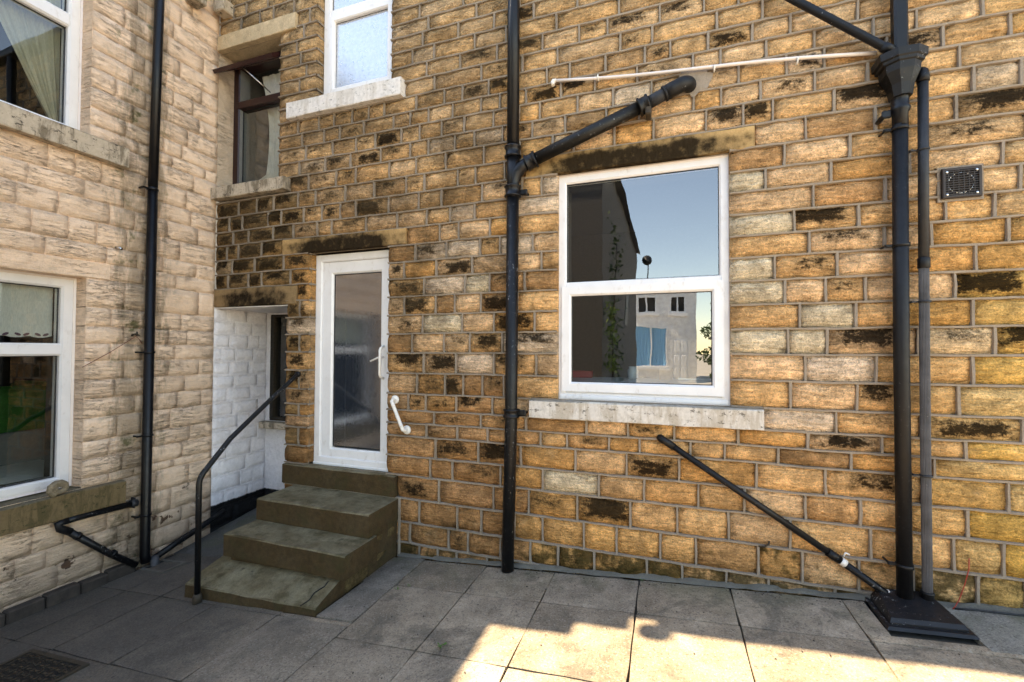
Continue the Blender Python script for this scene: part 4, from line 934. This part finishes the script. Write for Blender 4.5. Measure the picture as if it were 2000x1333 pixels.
g = MB(); g.tube([(-4.805, -.83, .330), (-4.805, -.775, .326)], .036, 12); g.box(-4.85, -4.80, -.80, -.785, .28, .38, .003); g.build('end_clip', M['greyd'], lw_)
for t in (.12, .62):
    p0, p1 = Vector((-4.79, -1.30, .262)), Vector((-4.77, -.79, -.255)); q = p0.lerp(p1, t); d4 = (p1 - p0).normalized(); g = MB(); g.tube([q, q + d4 * .03], .033, 12); g.build('joint_ring', M['iron'], lw_)
lb = thing('low_branch_pipe', 'chipped black pipe rising along the wall foot into the white alcove', 'pipe', (-4.78, -.3, -.3))
g = MB(); g.tube([(-4.77, -.64, -.262), (-4.78, -.42, -.198), (-4.78, -.12, -.115), (-4.78, .10, -.045)], .030, 12); g.build('tube', M['iron_flaked'], lb)
g = MB(); g.tube([(-4.72, -.655, -.36), (-4.73, -.650, -.27), (-4.765, -.63, -.252)], .036, 12); g.build('elbow', M['grey'], lb)
gl = thing('gully_opening', 'dark square drain opening in the corner below the black downpipe', 'drain', (-4.6, -.65, -.3))
g = MB(); ring(g, lambda a, b, c: (a, b, gz(a) + c), -4.78, -4.44, -.76, -.54, [(0, -.02), (0, .006), (.03, .006), (.03, -.2)]); g.build('surround', M['haunch'], gl)
g = MB(); g.box(-4.76, -4.46, -.74, -.56, gz(-4.6) - .015, gz(-4.6) - .009); g.build('dark_sheet', M['black'], gl)  # black sheet stands in for the shade inside the hole
# ================================================================ gully cover
gc = thing('gully_cover', 'black plastic sloping gully cover at the foot of the hopper downpipe', 'drain cover', (1.45, -.2, .15))
def cz(x, e): return gz(x) + e
g = MB(); x0, x1 = 1.262, 1.628
body = [(x0, -.335, .030), (x1, -.335, .030), (x1 - .010, -.320, .052), (x0 + .010, -.320, .052), (x1 - .055, -.03, .085), (x0 + .050, -.03, .085), (x1 - .02, -.005, .0), (x0 + .0, -.005, .0), (x0 - .0, -.335, .0), (x1 + .0, -.335, .0)]
V = [(x, y, cz(x, e)) for x, y, e in body]
g.add(V, [(8, 9, 1, 0), (0, 1, 2, 3), (3, 2, 4, 5), (9, 6, 4, 2), (9, 2, 1), (7, 8, 3, 5), (8, 0, 3), (5, 4, 6, 7)]); g.build('hood', M['cover'], gc)
g = MB(); lip = [(x0 - .018, -.362), (x1 + .022, -.362), (x1 + .010, -.02), (x1 - .006, -.02), (x1 + .002, -.338), (x0 - .002, -.338), (x0 - .002, -.02), (x0 - .018, -.02)]
n = len(lip); V = [(x, y, cz(x, .020)) for x, y in lip] + [(x, y, cz(x, .004)) for x, y in [(a + (.012 if a > 1.5 else -.012) * (i in (0, 1)), b - (.012 if i in (0, 1) else 0)) for i, (a, b) in enumerate(lip)]]
g.add(V, [tuple(range(n))] + [(k, n + k, n + (k + 1) % n, (k + 1) % n) for k in range(n)]); g.build('lip', M['cover'], gc)
for k in range(8):
    for j in range(1):
        x = 1.34 + k * .032; yy = -.262; ez = .052 + (.085 - .052) * (-.320 - yy) / (-.320 + .03)
        g = MB(); g.lathe((x, yy, cz(x, ez) - .004), (0, -.11, 1), [(.0065, 0), (.0065, .0052)], 8); g.build('drain_hole', M['black'], gc)
g = MB(); g.add([(1.10, -.30, gz(1.1) - .004), (1.27, -.30, gz(1.27) - .004), (1.27, -.02, gz(1.27) - .004), (1.10, -.02, gz(1.1) - .004)], [(0, 1, 2, 3)])
g = MB(); g.box(1.242, 1.262, -.30, -.05, gz(1.25) - .02, gz(1.25) - .012); g.build('dark_gap', M['black'], gc)
# ================================================================ small things
vg = thing('vent_grille', 'square brown plastic extractor vent grille set in the upper right wall', 'vent', (1.785, -.02, 2.78))
g = MB(); ring(g, w0, 1.688, 1.888, 2.788, 2.982, [(0, -.01), (0, .030), (.005, .034), (.016, .034), (.016, .01)]); g.build('frame', M['brown'], vg)
g = MB(); quad(g, w0, 1.70, 1.876, 2.80, 2.97, .006); g.build('backing', M['gasket'], vg)
for k in range(11): g = MB(); z = 2.812 + k * .0148; g.box(1.702, 1.874, -.030, -.022, z - .0028, z + .0028); g.build('slat', M['brown'], vg)
for k in range(6): g = MB(); x = 1.722 + k * .0262; g.box(x - .002, x + .002, -.027, -.018, 2.802, 2.968); g.build('rib', M['brown'], vg)
g = MB(); ring_ = [(1.788 + .066 * cos(a * pi / 12), -.020, 2.885 + .066 * sin(a * pi / 12)) for a in range(25)]; g.tube(ring_, .003, 6, False); g.build('fan_ring', M['chrome'], vg)
g = MB(); g.lathe((1.788, -.008, 2.885), (0, -1, 0), [(.062, 0), (.062, .004), (.02, .010)], 20); g.build('fan_disc', M['rustm'], vg)
for x in (1.713, 1.863):
    for z in (2.812, 2.958): g = MB(); g.lathe((x, -.030, z), (0, -1, 0), [(.0085, 0), (.0085, .003), (.003, .005)], 10); g.build('screw', M['chrome'], vg)
g = MB(); Rp = random.Random(2)
g.box(1.672, 1.688, -.0115, .01, 2.772, 2.998); g.box(1.888, 1.904, -.0115, .01, 2.772, 2.998); g.box(1.688, 1.888, -.0120, .01, 2.772, 2.788); g.box(1.688, 1.888, -.0120, .01, 2.982, 2.998); g.build('vent_mortar', M['mortar'], house)
mh = thing('drain_grate', 'rusty cast iron lattice drain cover set in the shaded paving', 'drain cover', (-3.85, -1.95, -.25))
gx = lambda a, b, c: (a, b, gz(a) + c)
g = MB(); ring(g, gx, -4.10, -3.48, -2.25, -1.80, [(0, -.03), (0, .009), (.028, .009), (.028, -.02)]); g.build('frame', M['rustm'], mh)
g = MB(); quad(g, gx, -4.075, -3.505, -2.225, -1.825, .004); g.build('plate', M['black'], mh)
for k in range(13):
    for j in range(9):
        g = MB(); a = -4.058 + k * .0425; b = -2.21 + j * .0425
        if (k + j) % 2: g.box(a + .004, a + .036, b + .013, b + .025, gz(a) + .004, gz(a) + .011)
        else: g.box(a + .013, a + .025, b + .004, b + .036, gz(a) + .004, gz(a) + .011)
        g.build('lattice_bar', M['rustm'], mh)
kb = thing('edging_kerb', 'row of dark engineering bricks edging the foot of the painted wall', 'kerb', (-4.81, -2, -.3)); R = random.Random(15); y = -.78
while y > -3.4:
    L_ = R.uniform(.19, .23); g = MB(); g.box(-4.862, -4.775 + R.uniform(-.006, .006), y - L_ + .008, y, -.36, -.222 + R.uniform(-.008, .008), .010); g.build('kerb_brick', M['kerb'], kb); y -= L_
sh = thing('spiral_shell', 'brown coiled fossil shell standing on the mossy sill', 'shell', (-4.79, -1.36, .575))
P = []; rs = []
for k in range(60):
    t = k / 59; an = t * 2 * pi * 2.6 + .6; rad = .012 + .045 * t; P.append((-4.795 + .012 * (1 - t), -1.36 + rad * cos(an), .638 + rad * sin(an) * .92)); rs.append((.006 + .020 * t) * (1 + .10 * sin(k * 2.4)))
g = MB(); g.tube(P, rs, 10); g.build('whorl', M['shell'], sh)
nl = thing('wall_nail', 'bent steel anchor stub poking from the painted wall above the window', 'fixing', (-4.82, -.95, 2.74))
g = MB(); g.tube([(XL, -.965, 2.752), (XL + .03, -.955, 2.750), (XL + .055, -.945, 2.738)], .0115, 10); g.build('stub', M['chrome'], nl)
wr = thing('rusty_wire', 'thin red wire slung from the sill reveal to a hook by the downpipe', 'wire', (-4.83, -1.0, 1.7))
g = MB(); g.tube([(XL - .005, -1.19, 1.640), (XL + .02, -1.0, 1.772), (XL + .03, -.80, 1.925), (XL + .035, -.775, 1.90), (XL + .03, -.745, 1.855)], .0028, 6); g.build('strand', M['wire'], wr)
g = MB(); g.tube([(XL - .005, -.82, 1.93), (XL + .03, -.81, 1.945), (XL + .035, -.79, 1.93), (XL + .02, -.785, 1.97)], .007, 6); g.tube([(XL + .02, -.83, 1.94), (XL + .035, -.80, 1.95), (XL + .03, -.77, 1.935)], .008, 6); g.build('hook', M['rustm'], wr)
rw = tag((lambda g: (g.tube([(1.803, .0, .52), (1.792, -.018, .44), (1.768, -.022, .34), (1.735, -.03, .245), (1.705, -.05, gz(1.7) + .02), (1.688, -.06, gz(1.69) + .008)], .0030, 6), g.build('red_wire', M['red']))[1])(MB()), 'bright red wire hanging from the wall beside the gully cover', 'wire')
cb = tag((lambda g: (g.tube([(1.70 + k * .1, -.058 + .006 * sin(k * 1.7), gz(1.70 + k * .1) + .012) for k in range(15)], .006, 8), g.build('ground_cable', M['gasket']))[1])(MB()), 'black cable lying along the foot of the wall at far right', 'cable')
hk = tag((lambda g: (g.tube([(.62, .0, .405), (.63, -.018, .405), (.66, -.022, .412), (.685, -.02, .43), (.690, -.018, .452)], .0065, 8), g.build('wall_hook', M['rustm']))[1])(MB()), 'small rusty curled hook low on the wall under the slanting waste', 'hook')
# weeds in the joints
R = random.Random(77)
for (x, y, s) in ((-1.33, -1.12, .03), (-2.02, -.56, .018), (-.18, -.055, .02), (-1.95, -.50, .018)):
    g = MB()
    for k in range(12):
        a = R.uniform(0, 2 * pi); l = s * R.uniform(.5, 1.1); w_ = l * .35; e = R.uniform(.3, 1.1); dx, dy = cos(a), sin(a); bz = gz(x) + .002
        c_ = (x + R.uniform(-.012, .012), y + R.uniform(-.012, .012), bz)
        g.add([c_, (c_[0] + dx * l * .5 - dy * w_ * .5, c_[1] + dy * l * .5 + dx * w_ * .5, bz + l * e * .5), (c_[0] + dx * l, c_[1] + dy * l, bz + l * e * .7), (c_[0] + dx * l * .5 + dy * w_ * .5, c_[1] + dy * l * .5 - dx * w_ * .5, bz + l * e * .5)], [(0, 1, 2, 3)])
    tag(g.build('weed_tuft', M['weed']), {-1.33: 'tiny green weed in the slab joint near the sunlit patch', -2.02: 'tiny green weed in the joint beside the steps', -.18: 'tiny green weed at the wall foot right of the soil pipe', -1.95: 'tiny green weed in the first slab row near the soil pipe'}[x], 'weed', 'weeds in the paving')

R = random.Random(91); g = MB()
for k in range(260):
    if k < 150: x, y = R.uniform(-2.1, 2.6), -.05 - abs(R.gauss(0, .05))
    else: x, y = R.uniform(-2.2, 2.4), R.uniform(-1.7, -.1)
    r_ = R.uniform(.0025, .007) * (1.25 if R.random() < .15 else 1); z = gz(x) + .004; V = []
    for a in range(5): an = a * 2 * pi / 5 + R.random(); V.append((x + r_ * cos(an) * R.uniform(.7, 1.2), y + r_ * sin(an) * R.uniform(.7, 1.2), z))
    V.append((x, y, z + r_ * .8)); g.add(V, [(a, (a + 1) % 5, 5) for a in range(5)])
kind(tag(g.build('loose_grit', M['kerb']), 'dark grit and soil crumbs scattered along the foot of the wall', 'grit'), 'stuff')

# ================================================================ on the window board inside
def item(name, label, cat, mat, fn):
    g = MB(); fn(g); return tag(g.build(name, mat), label, cat)
item('glass_jar', 'clear glass jar on the white board inside the large window', 'jar', M['glassware'], lambda g: g.lathe((-.30, .80, 1.531), (0, 0, 1), [(.045, 0), (.05, .01), (.05, .085), (.04, .1), (.04, .12)], 18))
item('card_box', 'small brown card box on the window board inside', 'box', M['card'], lambda g: g.box(-.06, .06, .80, .90, 1.531, 1.63, .004))
item('red_carton', 'red carton at the left end inside the large window', 'box', M['redbox'], lambda g: g.box(-.98, -.70, .80, .9, 1.531, 1.60, .004))
item('dish_tray', 'flat chrome tray on the board inside the large window', 'tray', M['chrome'], lambda g: g.box(.10, .42, .72, .9, 1.531, 1.56, .006))

# ================================================================ what the glass mirrors behind the photographer
rdb = thing('rendered_building', 'dark rough rendered building mirrored at the left of the large window', 'house', (-2.2, -10, 0))
g = MB(); X1, Y1, Y2, EZ = -1.17, -5.0, -15.5, 6.0
nx_, nz_ = 1, 1
g.add([(X1, Y1, -.4), (-3.2, Y1, -.4), (-3.2, Y1, EZ), (X1, Y1, EZ), (X1, Y2, -.4), (X1, Y2, EZ), (-3.2, Y2, -.4), (-3.2, Y2, EZ)], [(0, 3, 2, 1), (0, 4, 5, 3), (4, 6, 7, 5), (1, 2, 7, 6)]); g.build('wall', M['render'], rdb)
g = MB(); V = [(X1 + .15, Y1 + .1, EZ - .02), (X1 + .15, Y2 - .1, EZ - .02), (-2.2, Y2 - .1, EZ + .6), (-2.2, Y1 + .1, EZ + .6), (-3.35, Y1 + .1, EZ), (-3.35, Y2 - .1, EZ)]
g.add(V, [(0, 1, 2, 3), (3, 2, 5, 4), (0, 3, 4), (1, 5, 2)]); g.add([(x, y, z - .09) for x, y, z in V], [(3, 2, 1, 0), (4, 5, 2, 3)]); g.build('roof', M['slate'], rdb)
g = MB(); g.box(-1.18, -1.155, -11.2, -10.2, 2.6, 3.9); w_ = g.build('window', M['gasket'], rdb)
dsh = thing('satellite_dish', 'grey satellite dish on a bent pole mirrored in the upper pane', 'satellite dish', (-.85, -15.4, 4.5))
g = MB(); g.tube([(-1.17, -15.3, 4.55), (-.80, -15.3, 4.50), (-.68, -15.3, 4.60), (-.66, -15.3, 5.75)], .025, 8); g.build('pole', M['greyd'], dsh)
g = MB(); g.lathe((-.72, -15.22, 5.55), (.2, .95, .2), [(.22, 0), (.17, -.035), (.08, -.06), (.02, -.07)], 20); g.build('dish', M['greyd'], dsh)
opp = thing('opposite_cottage', 'pale stone cottage with blue curtains mirrored in the lower pane', 'house', (0, -22, 0))
def mo(a, b, c): return (a, -22 + c, b)
g = MB(); OW = [(-1.75, .10, .95, 3.2), (.35, 1.2, .2, 2.5), (-1.5, -.45, 3.9, 4.9), (.2, 1.1, 3.9, 4.9)]
wall_sheet(g, mo, -2.6, 1.6, -.4, 5.3, OW, 0); g.add([(1.6, -22, -.4), (1.6, -28, -.4), (1.6, -28, 5.3), (1.6, -22, 5.3)], [(0, 1, 2, 3)]); g.build('wall', M['far_stone'], opp)
g = MB(); g.add([(-2.6, -21.8, 5.25), (1.8, -21.8, 5.25), (1.8, -25, 6.3), (-2.6, -25, 6.3)], [(0, 1, 2, 3)]); g.build('roof', M['slate'], opp)
for (a0, a1, b0, b1) in (OW[0], OW[2], OW[3]):
    g = MB(); ring(g, mo, a0, a1, b0, b1, [(0, -.2), (0, .02), (.08, .02), (.08, -.2)]); g.box((a0 + a1) / 2 - .04, (a0 + a1) / 2 + .04, -22.1, -21.99, b0, b1); g.box(a0 - .12, a1 + .12, -22.0, -21.88, b0 - .16, b0 - .01); wq = g.build('window', M['far_white'], opp)
    g = MB(); quad(g, mo, a0, a1, b0, b1, -.25); g.build('window_back', M['room_dark'], opp)
curtain('blue_curtain', opp, mo, lambda t: (3.15 - 2.2 * t, -1.7), lambda t: (3.15 - 2.2 * t, -.86), -.10, .03, 6, M['blue']); curtain('blue_curtain', opp, mo, lambda t: (3.15 - 2.2 * t, -.82), lambda t: (3.15 - 2.2 * t, .05), -.10, .03, 6, M['blue'])
g = MB(); g.box(.35, 1.2, -22.08, -22.02, .2, 2.5); dq = g.build('door', M['far_white'], opp)
for k in range(6): g = MB(); a = .44 + (k % 2) * .37; b = .35 + (k // 2) * .72; g.box(a, a + .3, -22.02, -21.995, b, b + .56, .012); g.build('door_panel', M['far_white'], dq)
def leaves(mb, n, pick, size, rnd):
    for k in range(n):
        c = Vector(pick()); s = size * rnd.uniform(.6, 1.3); a = Vector((rnd.gauss(0, 1), rnd.gauss(0, 1), rnd.gauss(0, 1))).normalized(); b = a.cross(Vector((rnd.gauss(0, 1), rnd.gauss(0, 1), rnd.gauss(0, 1)))).normalized()
        mb.add([c - a * s, c + b * s * .55, c + a * s, c - b * s * .55], [(0, 1, 2, 3)])
R = random.Random(55)
tr = thing('garden_tree', 'dark green tree mirrored at the right edge of the lower pane', 'tree', (2.6, -20, 0))
g = MB(); g.tube([(2.6, -20, -.3), (2.63, -20, 1.5), (2.58, -20.05, 3.2)], [.13, .10, .04], 10)
for k in range(7): a = k * .9; g.tube([(2.6, -20, 1.0 + k * .3), (2.6 + .7 * cos(a), -20 + .7 * sin(a), 1.5 + k * .33)], [.045, .012], 6)
g.build('trunk', M['bark'], tr)
def pk():
    z = R.uniform(.5, 4.4); r = (1.25 - abs(z - 1.9) * .36) * sqrt(R.random()) * (.75 + .35 * sin(z * 5)); a = R.uniform(0, 2 * pi); return (2.6 + r * cos(a), -20 + r * sin(a), z)
g = MB(); leaves(g, 3200, pk, .085, R); g.build('crown', M['leafd'], tr)
iv = thing('climbing_ivy', 'ivy with bright leaf sprays on the rendered wall mirrored in the window', 'ivy', (-1.1, -6.5, 0))
g = MB(); g.tube([(-1.14, -6.2, -.3), (-1.12, -6.4, 1.5), (-1.13, -6.8, 3.0), (-1.12, -7.0, 4.4)], [.03, .025, .02, .01], 8); g.build('stem', M['bark'], iv)
def pk2():
    z = R.uniform(.2, 4.6); return (-1.12 + abs(R.gauss(0, .08)), -6.7 + R.gauss(0, .55) + .1 * z, z)
g = MB(); leaves(g, 350, pk2, .05, R); g.build('foliage', M['leafd'], iv)
for (y, z) in ((-5.15, 2.55), (-5.2, 2.1), (-5.2, 1.55)):
    g = MB(); leaves(g, 60, lambda: (-1.02 + R.gauss(0, .07), y + R.gauss(0, .08), z + R.gauss(0, .12)), .05, R); g.build('leaf_spray', M['leaf'], iv)
